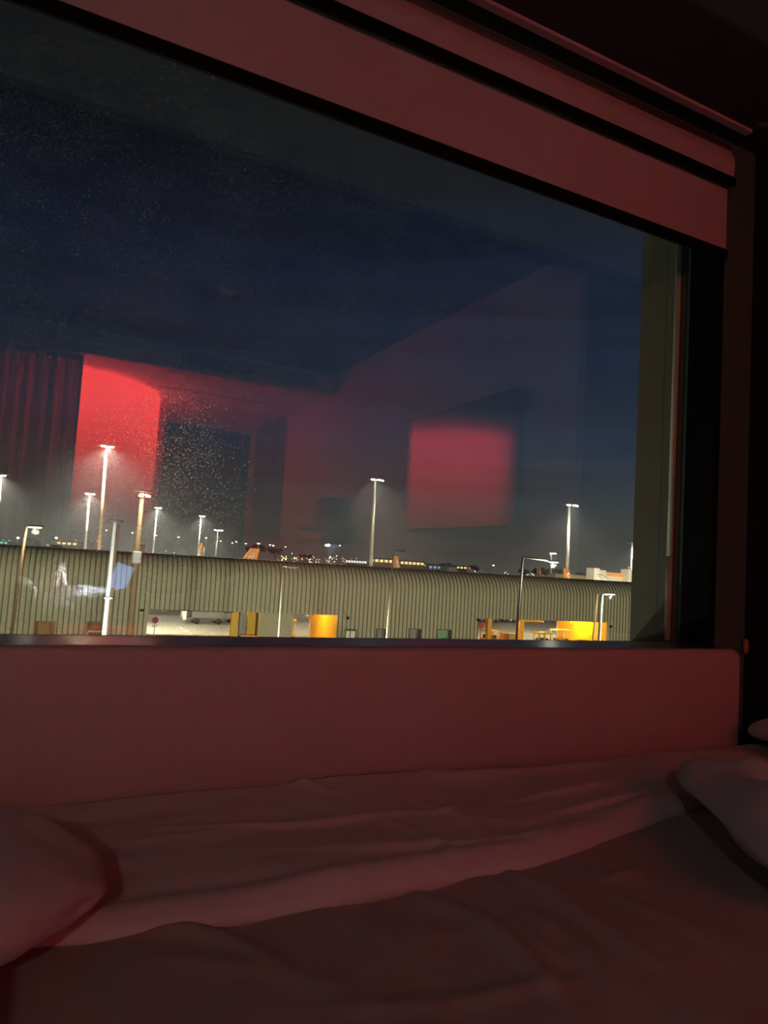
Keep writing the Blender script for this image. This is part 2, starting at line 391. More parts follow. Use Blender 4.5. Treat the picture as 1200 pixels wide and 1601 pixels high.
def sheet_h(x, y):
    d_ = edge_y(x) - y; k = max(0.0, min(1, (d_ + .06) / .06))
    h = BZ - .012 + k * (.012 + .005 * nz3(x, y, 3.2, 2) + .005 * nz3(x * 1.6, y, 8, 4) - .009 * abs(nz3(x * .9 + y * .6, y * .7 - x * .6, 5, 8)) + ridges((x, y), duvet_r))
    return max(h, BZ - .018)
def slab(name, hf, x0, x1, y0, y1f, nx, ny, bot, m):
    vs = []; fs = []
    for j in range(ny + 1):
        for i in range(nx + 1):
            x = x0 + (x1 - x0) * i / nx; yt = y1f(x) if callable(y1f) else y1f
            v_ = j / ny; ya = y0(x) if callable(y0) else y0; y = ya + (yt - ya) * ((1 - (1 - v_) ** 1.5) if not callable(y0) else v_ ** 1.3); vs.append((x, y, hf(x, y)))
    k = len(vs); W_ = nx + 1
    for j in range(ny + 1):
        for i in range(nx + 1): vs.append((vs[j * W_ + i][0], vs[j * W_ + i][1], bot))
    for j in range(ny):
        for i in range(nx):
            a = j * W_ + i; fs.append((a, a + 1, a + W_ + 1, a + W_)); fs.append((k + a, k + a + W_, k + a + W_ + 1, k + a + 1))
    for i in range(nx): fs.append((i, k + i, k + i + 1, i + 1)); a = ny * W_ + i; fs.append((a, a + 1, k + a + 1, k + a))
    for j in range(ny): a = j * W_; fs.append((a, a + W_, k + a + W_, k + a)); a += nx; fs.append((a, k + a, k + a + W_, a + W_))
    return MB().add(vs, fs).build(name, m, None, True, fix=False)
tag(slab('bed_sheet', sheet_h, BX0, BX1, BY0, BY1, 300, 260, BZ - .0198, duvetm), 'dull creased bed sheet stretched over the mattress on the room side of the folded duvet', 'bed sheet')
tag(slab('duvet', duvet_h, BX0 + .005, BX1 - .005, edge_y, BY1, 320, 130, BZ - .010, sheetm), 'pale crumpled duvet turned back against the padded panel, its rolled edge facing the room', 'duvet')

def pillow(name, c, sx, sy, hz, rz, label, tilt=(0, 0), seed=0, m=None, group=None, taper=0.0, rough=1.0):
    vs = []; fs = []; nx, ny = 56, 44
    Mt = Matrix.Translation(Vector(c)) @ Matrix.Rotation(rz, 4, 'Z') @ Matrix.Rotation(tilt[0], 4, 'X') @ Matrix.Rotation(tilt[1], 4, 'Y')
    for sgn in (1, -1):
        for j in range(ny + 1):
            for i in range(nx + 1):
                u = i / nx * 2 - 1; v = j / ny * 2 - 1
                e_ = max(0, (1 - abs(u) ** 3.2)) ** .55 * max(0, (1 - abs(v) ** 3.2)) ** .55
                pinch = 1 - .045 * (1 - abs(v) ** 2) * (abs(u) ** 3)
                pinch2 = 1 - .045 * (1 - abs(u) ** 2) * (abs(v) ** 3)
                rc = 1 - .11 * (u * u * v * v) ** 2; x = u * sx / 2 * pinch * rc; y = v * sy / 2 * pinch2 * rc * (1 - taper * max(0, u) ** 2)
                z = sgn * e_ * hz / 2 * (1 if sgn > 0 else .8)
                if sgn > 0 or True:
                    wv = .012 * nz3(x + seed, y, 7, seed) + .007 * nz3(x * 2.4 + y, y * .8, 14, seed + 2) - .010 * abs(nz3(x * .7, y + x * .5, 6, seed + 4))
                    z += wv * rough * min(1, e_ * 1.6) * sgn
                vs.append(Mt @ Vector((x, y, z)))
        k = 0 if sgn > 0 else (nx + 1) * (ny + 1); W_ = nx + 1
        for j in range(ny):
            for i in range(nx):
                a = k + j * W_ + i; q_ = (a, a + 1, a + W_ + 1, a + W_); fs.append(q_ if sgn > 0 else q_[::-1])
    return tag(MB().add(vs, fs).build(name, m or sheetm, None, True), label, 'pillow', group)
pillow('pillow', (-.235, -.53, BZ + .065), .78, .56, .11, math.radians(-3), 'soft pale pillow lying flat against the padded panel, its pointed end on the duvet', seed=1, tilt=(0, .05), taper=.72)
pillow('pillow', (-.37, -.82, BZ + .105), .70, .34, .13, math.radians(4), 'plump pale pillow lapped over the flat pointed pillow', seed=5, tilt=(.04, .04))
pillow('pillow', (1.355, -.90, BZ + .075), .80, .60, .15, math.radians(-33), 'crumpled pale pillow lying askew on the bed near the rounded panel end', seed=11, rough=2.2)
pillow('pillow', (1.765, -.46, BZ + .105), .42, .22, .12, math.radians(80), 'pale pillow propped against the black wall panel in the bed corner', seed=17, tilt=(0, .15))
# ------------------------------------------------------------------ back of the room (seen as a reflection in the panes)
podm = mat('frosted_pod_panel', (.70, .20, .20), .35, var=.02, trans=.85)
_t = podm.node_tree; _o = _t.nodes['Material Output']; _s = _o.inputs['Surface'].links[0].from_socket     # satin glass lets most light straight through
_tr = _t.nodes.new('ShaderNodeBsdfTransparent'); _m = _t.nodes.new('ShaderNodeMixShader'); _m.inputs[0].default_value = .80
_t.links.new(_s, _m.inputs[1]); _t.links.new(_tr.outputs[0], _m.inputs[2]); _t.links.new(_m.outputs[0], _o.inputs['Surface'])
# added lining for the pod's inner light, its red glow painted to fade downwards
glowm = bpy.data.materials.new('pod_glow'); glowm.use_nodes = True; _t = glowm.node_tree; _b = _t.nodes['Principled BSDF']
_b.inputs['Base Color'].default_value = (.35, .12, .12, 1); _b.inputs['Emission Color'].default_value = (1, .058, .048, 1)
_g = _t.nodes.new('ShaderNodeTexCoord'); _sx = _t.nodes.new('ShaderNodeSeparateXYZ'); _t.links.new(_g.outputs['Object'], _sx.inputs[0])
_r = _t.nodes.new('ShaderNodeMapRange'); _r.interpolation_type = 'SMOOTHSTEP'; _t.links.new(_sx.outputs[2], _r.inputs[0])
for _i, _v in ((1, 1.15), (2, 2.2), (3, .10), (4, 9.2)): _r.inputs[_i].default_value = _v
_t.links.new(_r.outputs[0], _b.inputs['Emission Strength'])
PC = Vector((.25, -4.05, 0)); PR = .70
t = thing('shower_pod', tuple(PC), 'round frosted glass shower pod glowing bright red in the corridor', 'shower pod')
q = MB(); n = 64; vs = []; fs = []
for r_, z in ((PR, .10), (PR, SZ - .002), (PR - .012, SZ - .002), (PR - .012, .10)): vs += [(PC.x + r_ * math.cos(2 * PI * k / n), PC.y + r_ * math.sin(2 * PI * k / n), z) for k in range(n)]
for a in range(4):
    for k in range(n): fs.append((a * n + k, a * n + (k + 1) % n, ((a + 1) % 4) * n + (k + 1) % n, ((a + 1) % 4) * n + k))
q.add(vs, fs)
q.build('glass_wall', podm, t, True)
MB().tube([(PC.x, PC.y, 0), (PC.x, PC.y, .10)], PR + .01, 48).build('pod_base', greyd, t)
MB().tube([(PC.x, PC.y, .12), (PC.x, PC.y, SZ - .02)], PR - .05, 48).build('glow_lining', glowm, t, True)
# pleated curtain on the near side of the pod
q = MB(); vs = []; nseg = 220; x0, x1 = XL + .02, .30
for i in range(nseg + 1):
    x = x0 + (x1 - x0) * i / nseg; y = YB - .07 + .030 * math.sin(i * .50 + 1.2 * math.sin(i * .045)) + .008 * math.sin(i * 1.3)
    vs += [(x, y, .02), (x, y, SZ - .03), (x, y - .004, .02), (x, y - .004, SZ - .03)]
fs = []
for i in range(nseg):
    a = i * 4; b_ = a + 4; fs += [(a, b_, b_ + 1, a + 1), (a + 2, a + 3, b_ + 3, b_ + 2), (a + 1, b_ + 1, b_ + 3, a + 3), (a, a + 2, b_ + 2, b_)]
fs += [(0, 1, 3, 2), (nseg * 4, nseg * 4 + 2, nseg * 4 + 3, nseg * 4 + 1)]
t = thing('curtain', ((x0 + x1) / 2, YB - .07, 0), 'long pleated curtain with red light glowing through its folds', 'curtain')
q.add(vs, fs); q.build('cloth', mat('curtain_cloth', (.50, .36, .36), .9, var=.85, scale=3, trans=.85, stretch=(16, 1, .05)), t, True, fix=False)  # light and dark of the folds painted as streaks in the colour
MB().lohi((x0, YB - .085, SZ - .03), (x1, YB - .055, SZ - .004)).build('curtain_rail', greyd, t)
# door at the end of the corridor
d_ = structure(MB().lohi((.95, YE, 0), (XR - .05, YE + .04, 2.1), .005).build('door_1', greyd)); MB().tube([(1.05, YE + .04, 1.02), (1.05, YE + .09, 1.02), (1.17, YE + .09, 1.02)], .011).build('door_handle', steel, d_)
# air vent in the bulkhead
t = thing('air_vent', (1.3, YB, 2.31), 'two-part louvred air vent high on the bulkhead reflected in the glass', 'air vent')
MB().lohi((.86, YB, 2.255), (1.76, YB + .008, 2.365), .003).build('frame', wallm, t)
for xa, xb in ((.90, 1.31), (1.34, 1.72)):
    sc_ = MB().lohi((xa, YB + .008, 2.268), (xb, YB + .010, 2.352)).build('opening', blackm, t)
    q = MB()
    for k in range(6): q.box(((xa + xb) / 2, YB + .016, 2.276 + k * .0135), (xb - xa, .014, .002), M=Matrix.Rotation(.6, 4, 'X'))
    q.build('louvre', greym, sc_)
t = thing('smoke_detector', (.84, -1.9, CZ), 'small round smoke detector on the dark ceiling', 'smoke detector')
MB().tube([(.84, -1.9, CZ), (.84, -1.9, CZ - .02)], .055, 24).build('base', white, t, True)
MB().tube([(.84, -1.9, CZ - .02), (.84, -1.9, CZ - .032), (.84, -1.9, CZ - .045)], [.045, .042, .02], 24).build('cover', white, t, True)
# mirror on the side wall
t = thing('wall_mirror', (XR, -1.43, 1.58), 'large dark glossy rectangular mirror on the side wall showing a red glow', 'mirror')
MB().lohi((XR - .030, -1.91, 1.27), (XR, -.96, 1.875), .004).build('frame', blackm, t)
MB().lohi((XR - .032, -1.90, 1.28), (XR - .0302, -.97, 1.865)).build('mirror_glass', mat('mirror_glass', (.25, .25, .28), .12, metal=1, var=.02), t)
# dark tall cabinet on the corridor's side wall
t = thing('wall_cabinet', (XR, -4.25, 1.3), 'tall narrow dark cabinet fixed up to the soffit on the corridor wall', 'cabinet')
MB().lohi((XR - .06, -4.62, 1.28), (XR, -4.04, SZ - .002), .004).build('body', greym, t)
MB().lohi((XR - .078, -4.61, 1.29), (XR - .061, -4.05, SZ - .012), .003).build('door', greyd, t)
# shelf with a box
t = thing('wall_shelf', (XR, -2.88, 1.28), 'short dark shelf on the side wall at the bulkhead corner', 'shelf')
MB().lohi((XR - .20, -3.09, 1.28), (XR, -2.60, 1.302), .003).build('board', greyd, t)
MB().lohi((XR - .03, -3.07, 1.20), (XR, -2.62, 1.279)).build('bracket', greyd, t)
t = thing('storage_box', (XR - .09, -2.8, 1.302), 'small dark box standing on the wall shelf', 'box')
MB().lohi((XR - .15, -2.94, 1.302), (XR - .04, -2.70, 1.47), .008).build('body', greyd, t); MB().lohi((XR - .155, -2.945, 1.471), (XR - .035, -2.695, 1.49), .005).build('lid', greyd, t)
t = thing('wall_lamp', (XR, -3.02, 1.5), 'slim bluish wall lamp glowing behind the box on the shelf', 'lamp')
MB().tube([(XR - .02, -3.03, 1.31), (XR - .02, -3.03, 1.42)], .010, 10).build('lamp_body', white, t, True)
light('reading_lamp', 'POINT', (XR - .02, -3.03, 1.43), .35, (.62, .75, 1.0), .012, parent=t)
light('reading_lamp', 'POINT', (XR - .035, -2.95, 1.19), .25, (.62, .75, 1.0), .008, parent=t)
t = thing('added_fill_lamp', (XL, -2.72, 1.7), 'small warm fill lamp added on the wall out of view past the bed', 'lamp')  # unseen lamp added for weak neutral light on bed and panel
MB().lohi((XL, -2.76, 1.66), (XL + .03, -2.68, 1.80), .005).build('bracket', blackm, t); MB().tube([(XL + .07, -2.72, 1.70), (XL + .07, -2.72, 1.79)], [.05, .035], 20, False).build('lamp_shade', greyd, t, True)
light('added_fill_light', 'SPOT', (XL + .13, -2.70, 1.70), 14, (1, .76, .64), .05, aim=(1.3, -.3, 1.3), parent=t, spot=2.5)
# tub chair
cx, cy = .56, -2.62
t = thing('armchair', (cx, cy, 0), 'dark rounded armchair standing between the bed and the red shower pod', 'chair')
MB().box((cx, cy + .02, .36), (.52, .50, .16), 0, .03).build('seat', greyd, t)
q = MB(); vs = []; fs = []; m_ = 28
for i in range(m_ + 1):
    a = PI * (1.08) * i / m_ + PI * (1 - .04); ca, sa = math.cos(a), math.sin(a)
    top = .70 + .27 * max(0, math.sin((a - PI))) ** .35 if True else 0
    for r_, z in ((.33, .12), (.33, top - .02), (.30, top), (.27, top - .02), (.27, .12)): vs.append((cx + ca * r_ * 1.0, cy + .02 + sa * r_ * 1.0, z))
for i in range(m_):
    for j in range(5): a_ = i * 5 + j; b_ = i * 5 + (j + 1) % 5; fs.append((a_, b_, b_ + 5, a_ + 5))
fs += [tuple(range(5)), tuple(range(m_ * 5, m_ * 5 + 5))]
q.add(vs, fs).build('backrest', mat('chair_fabric', (.045, .05, .05), .9, var=.2), t, True)
for sx_ in (-1, 1):
    for sy_ in (-1, 1): MB().tube([(cx + sx_ * .19, cy + sy_ * .18, .28), (cx + sx_ * .22, cy + sy_ * .21, 0)], [.018, .012], 10).build('leg', blackm, t, True)

# ------------------------------------------------------------------ person reclining with a phone (reflected)
def skin(name, verts, edges, m, parent=None, root=0, sub=2):
    me = bpy.data.meshes.new(name); me.from_pydata([tuple(v[:3]) for v in verts], edges, []); me.update()
    o = bpy.data.objects.new(name, me); S.collection.objects.link(o); me.materials.append(m)
    md = o.modifiers.new('skin', 'SKIN'); md.use_smooth_shade = True
    if not me.skin_vertices: me.attributes.new('skin', 'FLOAT', 'POINT')
    for i, v in enumerate(verts):
        r_ = v[3]; me.skin_vertices[0].data[i].radius = (r_, r_ if len(v) < 5 else v[4]); me.skin_vertices[0].data[i].use_root = (i == root)
    sb = o.modifiers.new('sub', 'SUBSURF'); sb.levels = sub; sb.render_levels = sub
    if parent: put(o, parent)
    return o
def make_skin(name, verts, edges, m, parent=None, root=0, sub=2):
    me = bpy.data.meshes.new(name); me.from_pydata([tuple(v[:3]) for v in verts], edges, []); me.update()
    o = bpy.data.objects.new(name, me); S.collection.objects.link(o); me.materials.append(m)
    md = o.modifiers.new('skin', 'SKIN'); md.use_smooth_shade = True
    sv = me.skin_vertices[0].data
    for i, v in enumerate(verts): sv[i].radius = (v[3], v[3]); sv[i].use_root = (i == root)
    sb = o.modifiers.new('sub', 'SUBSURF'); sb.levels = sub; sb.render_levels = sub
    dg = bpy.context.evaluated_depsgraph_get(); ev = o.evaluated_get(dg); nm = bpy.data.meshes.new_from_object(ev)
    for p in nm.polygons: p.use_smooth = True
    bpy.data.objects.remove(o); o = bpy.data.objects.new(name, nm); S.collection.objects.link(o)
    if not nm.materials: nm.materials.append(m)
    if parent: put(o, parent)
    return o
skinm = mat('skin', (.62, .44, .36), .5, var=.06, scale=12); hairm = mat('dark_hair', (.012, .010, .009), .6, var=.3, scale=60)
shirt = mat('striped_shirt', (.62, .66, .72), .9, var=.55, scale=14, bump=.8, bscale=18, stretch=(.5, 1, 2.6)); trous = mat('pale_trousers', (.45, .46, .55), .9, var=.15, bump=.4, bscale=20)
PY = -2.0
man = thing('person', (.55, PY, .66), 'person in a pale wrinkled shirt reclining on the bed, face lit by a phone', 'person')
FZ = Vector((.145, PY, .945))     # head centre
# one continuous body: pelvis, spine, neck, arms with hands, legs
V = [(.60, PY, .765, .115), (.46, PY, .775, .115), (.32, PY, .785, .125), (.20, PY, .80, .105), (.145, PY, .862, .055), (.148, PY, .905, .052)]
E = [(0, 1), (1, 2), (2, 3), (3, 4), (4, 5)]
def chain(start, pts):
    k = start
    for p in pts: V.append(p); E.append((k, len(V) - 1)); k = len(V) - 1
    return k
hand = Vector((.425, PY + .075, .845))
for sgn in (1, -1):
    sh = chain(3, [(.19, PY + sgn * .15, .80, .058), (.22, PY + sgn * .19, .77, .048)])
    if sgn > 0: k = chain(sh, [(.30, PY + .22, .735, .042), (.345, PY + .18, .78, .036), (.40, PY + .105, .832, .026), (hand.x, hand.y, hand.z, .026)])
    else: k = chain(sh, [(.31, PY - .22, .73, .042), (.40, PY - .16, .75, .034), (.46, PY - .08, .775, .025), (.475, PY - .03, .785, .026)])
    wrist = Vector(V[k][:3]); base = k
    for fi in range(4):       # four fingers curl round the phone
        ln = (.036, .040, .038, .030)[fi]; oy = (fi - 1.5) * .017
        b0 = wrist + Vector((.012 + oy * .2, .012, .020 + oy * .9)) if sgn > 0 else wrist + Vector((.02, .02 + oy * .2, oy))
        dr = Vector((.85, .30, .25)).normalized() if sgn > 0 else Vector((.8, .5, .1)).normalized()
        d2 = Vector((.55, .80, .1)).normalized() if sgn > 0 else Vector((.4, .8, .3)).normalized()
        p1 = b0 + dr * ln; p2 = p1 + (dr + d2).normalized() * ln * .65; p3 = p2 + d2 * ln * .5
        chain(base, [(*b0, .011), (*p1, .009), (*p2, .0085), (*p3, .007)])
    tb = wrist + Vector((-.008, .012, .022)); chain(base, [(*tb, .012), (*(tb + Vector((-.004, .022, .022))), .010), (*(tb + Vector((.008, .035, .038))), .008)])
for sgn in (1, -1):
    if sgn > 0: chain(0, [(.66, PY + .09, .77, .085), (.88, PY + .11, .86, .070), (1.08, PY + .12, .975, .058), (1.16, PY + .12, .85, .050), (1.27, PY + .12, .73, .036), (1.30, PY + .12, .705, .034), (1.40, PY + .13, .69, .030)])
    else: chain(0, [(.66, PY - .09, .765, .085), (.90, PY - .12, .75, .070), (1.12, PY - .13, .74, .056), (1.34, PY - .13, .725, .046), (1.53, PY - .13, .715, .034), (1.56, PY - .13, .715, .034), (1.57, PY - .14, .80, .028)])
body = make_skin('body', V, E, skinm, man)
# head: profile-shaped, facing +X and tipped down towards the phone
hd = MB(); Mh = Matrix.Translation(FZ) @ Matrix.Rotation(math.radians(32), 4, 'Z') @ Matrix.Rotation(math.radians(16), 4, 'Y')
vs = []; fs = []; nn_, mm_ = 32, 26
for i in range(mm_ + 1):
    th = PI * i / mm_; zc = math.cos(th)
    for j in range(nn_):
        ph = 2 * PI * j / nn_; sx_ = math.sin(th) * math.cos(ph); sy_ = math.sin(th) * math.sin(ph)
        x = sx_ * .095; y = sy_ * .073; z = zc * .112
        if sx_ > 0: x *= 1.0 - .10 * max(0, -zc) ; y *= 1 - .28 * max(0, -zc) ** 1.5
        else: x *= 1 - .25 * max(0, -zc)
        if sx_ > .2:
            x += .024 * math.exp(-(y / .011) ** 2 - ((z + .012) / .017) ** 2) + .010 * math.exp(-(y / .008) ** 2 - ((z - .008) / .02) ** 2)     # nose
            x += .006 * math.exp(-(y / .022) ** 2 - ((z + .049) / .007) ** 2) + .006 * math.exp(-(y / .024) ** 2 - ((z + .060) / .007) ** 2)   # lips
            x -= .003 * math.exp(-(y / .03) ** 2 - ((z + .0545) / .003) ** 2)
            x += .010 * math.exp(-(y / .022) ** 2 - ((z + .085) / .018) ** 2)                                                               # chin
            for e_ in (-1, 1): x -= .011 * math.exp(-((y - e_ * .030) / .014) ** 2 - ((z - .012) / .011) ** 2)                               # eye sockets
            x += .006 * math.exp(-(y / .05) ** 2 - ((z - .032) / .009) ** 2)                                                                # brow
        vs.append(Mh @ Vector((x, y, z)))
for i in range(mm_):
    for j in range(nn_): fs.append((i * nn_ + j, (i + 1) * nn_ + j, (i + 1) * nn_ + (j + 1) % nn_, i * nn_ + (j + 1) % nn_))
hd.add(vs, fs)
for e_ in (-1, 1):
    hd.ball(Mh @ Vector((-.004, e_ * .074, -.002)), .030, 12, 8, (.55, .28, 1), Mh.to_3x3())
head = hd.build('head', skinm, man, True)
for e_ in (-1, 1): MB().ball(Mh @ Vector((.078, e_ * .030, .012)), .012, 14, 10).build('eye', white, head, True)
hr = MB(); vs = []; fs = []
for i in range(17):
    th = PI * .60 * i / 16
    for j in range(32):
        ph = 2 * PI * j / 32; cp_ = math.cos(ph); lim = 1.0 if cp_ < -.25 else (.52 + .48 * max(0, (.25 - cp_) / .5) if cp_ < .25 else .50)
        t_ = th * lim; x = math.sin(t_) * math.cos(ph) * .104 - .006; y = math.sin(t_) * math.sin(ph) * .082; z = math.cos(t_) * .122 + .002
        k = 1 + .03 * nz3(x * 10, y * 10 + z * 6, 3, 1); vs.append(Mh @ Vector((x * k, y * k, z * k)))
for i in range(16):
    for j in range(32): fs.append((i * 32 + j, (i + 1) * 32 + j, (i + 1) * 32 + (j + 1) % 32, i * 32 + (j + 1) % 32))
hro = hr.add(vs, fs).build('hair', hairm, man, True); sd = hro.modifiers.new('thick', 'SOLIDIFY'); sd.thickness = .008; sd.offset = -1
# shirt and trousers follow the body
Vs = [(.64, PY, .768, .138), (.52, PY, .775, .132), (.42, PY, .78, .130), (.31, PY, .788, .136), (.20, PY, .803, .118), (.150, PY, .845, .072)]
Es = [(0, 1), (1, 2), (2, 3), (3, 4), (4, 5)]
def ch2(Vx, Ex, start, pts):
    k = start
    for p in pts: Vx.append(p); Ex.append((k, len(Vx) - 1)); k = len(Vx) - 1
for sgn in (1, -1):
    ch2(Vs, Es, 4, [(.19, PY + sgn * .15, .802, .072), (.22, PY + sgn * .192, .772, .060), (.30, PY + sgn * .22, .735, .054), (.345 if sgn > 0 else .39, PY + sgn * .18, .777 if sgn > 0 else .748, .047)])
make_skin('shirt', Vs, Es, shirt, man)
Vt = [(.54, PY, .772, .124), (.63, PY, .770, .130)]; Et = [(0, 1)]
ch2(Vt, Et, 1, [(.74, PY + .085, .80, .094), (.88, PY + .105, .86, .086), (1.08, PY + .12, .975, .072), (1.16, PY + .12, .85, .062), (1.27, PY + .12, .735, .050)])
ch2(Vt, Et, 1, [(.74, PY - .085, .765, .094), (.90, PY - .12, .75, .082), (1.12, PY - .13, .74, .068), (1.34, PY - .13, .727, .058), (1.50, PY - .13, .717, .048)])
make_skin('trousers', Vt, Et, trous, man)
pillow('pillow', (-.06, PY, .80), .42, .62, .22, 0, 'pale pillow wedged behind the back and head of the reclining person', tilt=(0, -.45), seed=23)
# the phone
pc = Vector((.452, PY + .045, .925)); up = Vector((.33, -.02, 1)).normalized(); nr = Vector((-.45, .88, .14)); nr = (nr - up * nr.dot(up)).normalized(); sd_ = up.cross(nr).normalized()
Mp = Matrix((sd_, nr, up)).transposed().to_4x4()
t = thing('smartphone', pc, 'smartphone with a bright bluish screen held up by the reclining person', 'phone')
MB().box(pc - nr * .0045, (.088, .008, .182), 0, .003, M=Mp).build('case', blackm, t)
MB().box(pc, (.082, .001, .174), 0, 0, M=Mp).build('screen', mat('phone_screen', (.02, .02, .02), .3, emit=((.30, .46, 1.0), 3.3)), t)
light('screen_light', 'AREA', pc + nr * .006, 6.0, (.80, .88, 1.0), .066, aim=pc + nr * .15 + (FZ - pc) * .8, parent=t, spread=1.5, sy=.14)

# ------------------------------------------------------------------ airport outside
structure(MB().lohi((-900, 3.0, GZ - 1), (3000, 3600, GZ)).build('ground', concrete))
P0 = P(232, 950, 80); P1 = P(947, 974, 103); U = Vector((P1.x - P0.x, P1.y - P0.y, 0)).normalized(); NN = Vector((U.y, -U.x, 0))   # NN faces the hotel
if NN.y > 0: NN = -NN
def WS(px, py):
    d = ray(px, py); den = d.dot(NN); k = (Vector((P0.x, P0.y, 0)) - CAM).dot(NN) / den; q_ = CAM + d * k; return (q_ - P0).dot(U), q_.z
def WP(s, out, z): return Vector((P0.x, P0.y, 0)) + U * s + NN * out + Vector((0, 0, z))
SL, SR = -75.0, 150.0; TOP = .95
def wbox(q, s0, s1, o0, o1, z0, z1):
    vs = [WP(s, o, z) for s in (s0, s1) for o in (o0, o1) for z in (z0, z1)]
    return q.add(vs, [(0, 1, 3, 2), (4, 6, 7, 5), (0, 4, 5, 1), (2, 3, 7, 6), (0, 2, 6, 4), (1, 5, 7, 3)])
pier = thing('terminal_pier', WP(30, 0, GZ), 'long low airport pier clad in ribbed beige metal with a curved eave and lit passages', 'building')
o1 = (WS(232, 950)[0], WS(528, 962)[0], WS(380, 957)[1]); o2 = (WS(748, 964)[0], WS(949, 975)[0], WS(850, 970)[1])
doors = []
for xa, xb, yt in ((55, 85, 972), (137, 160, 973), (589, 604, 984), (640, 657, 984), (683, 705, 985)):
    s0, z = WS(xa, yt); s1, _ = WS(xb, yt); doors.append((s0, s1, z))
ops = sorted([o1, o2] + doors)
EZ = TOP - 2.6; AR = 2.6
def profile(off):
    pts = [(off, None), (off, EZ)]
    for k in range(1, 11): a = k / 10 * PI / 2 * .97; pts.append((-AR + (AR + off) * math.cos(a), EZ + (AR + off) * math.sin(a)))
    return pts
q = MB(); brk = [SL]
for a, b_, z in ops: brk += [a, b_]
brk.append(SR)
# skin of the wall: strips so that openings stay open
def strip(q, s0, s1, zb, off=0.0, back=-.25):
    pr = [(o, z if z is not None else zb) for o, z in profile(off)]; n_ = len(pr)
    if pr[1][1] < pr[0][1]: pass
    A = [WP(s0, o, z) for o, z in pr]; Bv = [WP(s1, o, z) for o, z in pr]
    inn = [(back, zb)] + [(-AR + (AR + back) * math.cos(k / 10 * PI / 2 * .97), EZ + (AR + back) * math.sin(k / 10 * PI / 2 * .97)) for k in range(0, 11)]
    C_ = [WP(s0, o, z) for o, z in inn]; D_ = [WP(s1, o, z) for o, z in inn]
    vs = A + Bv + C_ + D_; fs = []
    for i in range(n_ - 1): fs.append((i, i + 1, n_ + i + 1, n_ + i)); fs.append((2 * n_ + i, 3 * n_ + i, 3 * n_ + i + 1, 2 * n_ + i + 1))
    fs.append((0, n_, 3 * n_, 2 * n_)); fs.append((n_ - 1, 3 * n_ - 1, 4 * n_ - 1, 2 * n_ - 1))
    for i in range(n_ - 1): fs.append((i, 2 * n_ + i, 2 * n_ + i + 1, i + 1)); fs.append((n_ + i, n_ + i + 1, 3 * n_ + i + 1, 3 * n_ + i))
    q.add(vs, fs)
cur = SL
for a, b_, z in ops:
    strip(q, cur, a, GZ); strip(q, a, b_, z); cur = b_
strip(q, cur, SR, GZ)
q.build('cladding', clad, pier, False, fix=True)
q = MB(); s_ = SL + .2
while s_ < SR:
    zb = GZ
    for a, b_, z in ops:
        if a - .03 < s_ < b_ + .03: zb = z
    pr = [(o, z if z is not None else zb) for o, z in profile(.0)]; hw = .035; hh = .085
    vs = []; fs = []
    for k, (o, z) in enumerate(pr):
        if k < 2: no = (1, 0)
        else: a_ = (k - 1) / 10 * PI / 2 * .97; no = (math.cos(a_), math.sin(a_))
        vs += [WP(s_ - hw, o - .01, z), WP(s_ - hw, o + no[0] * hh, z + no[1] * hh), WP(s_ + hw, o + no[0] * hh, z + no[1] * hh), WP(s_ + hw, o - .01, z)]
    for k in range(len(pr) - 1):
        b0 = k * 4
        for j in range(3): fs.append((b0 + j, b0 + j + 4, b0 + j + 5, b0 + j + 1))
    fs += [(0, 1, 2, 3), tuple(len(vs) - 4 + j for j in range(4))]
    q.add(vs, fs); s_ += .535
q.build('seam_ribs', ribm, pier, fix=False)
# flat roof, edge gutter, back and inner faces
q = MB(); wbox(q, SL, SR, -12.0, -AR + .1, TOP - .25, TOP - .02); q.build('roof', greym, pier)
q = MB(); wbox(q, SL, SR, -AR - .3, -AR + .05, TOP - .02, TOP + .10); q.build('roof_edge', steel, pier)
q = MB(); segs = [(SL, o1[0]), (o1[1], o2[0]), (o2[1], SR)]
for a, b_ in segs: wbox(q, a, b_, -12.0, -11.7, GZ, TOP - .25)
for o_ in (o1, o2): wbox(q, o_[0], o_[1], -12.0, -11.7, o_[2], TOP - .25)
q.build('back_wall', greym, pier)
for o_ in (o1, o2):
    q = MB(); wbox(q, o_[0] - .2, o_[0], -11.7, -.25, GZ, o_[2]); wbox(q, o_[1], o_[1] + .2, -11.7, -.25, GZ, o_[2]); wbox(q, o_[0] - .2, o_[1] + .2, -11.7, -.25, o_[2], o_[2] + .2)
    q.build('passage_lining', yellow, pier)
dcol = [mat('door_brown', (.30, .17, .08), .6), mat('door_brown', (.3, .17, .08)), greym, greym, greenm]
for i, (a, b_, z) in enumerate(doors):
    q = MB(); wbox(q, a, b_, -.9, -.6, GZ, z); d_ = q.build('door', dcol[i], pier)
    q = MB(); wbox(q, a - .1, a + .02, -.6, .12, GZ, z + .12); wbox(q, b_ - .02, b_ + .1, -.6, .12, GZ, z + .12); wbox(q, a, b_, -.6, .12, z, z + .12); q.build('door_frame', greyd if i > 1 else dcol[0], d_)
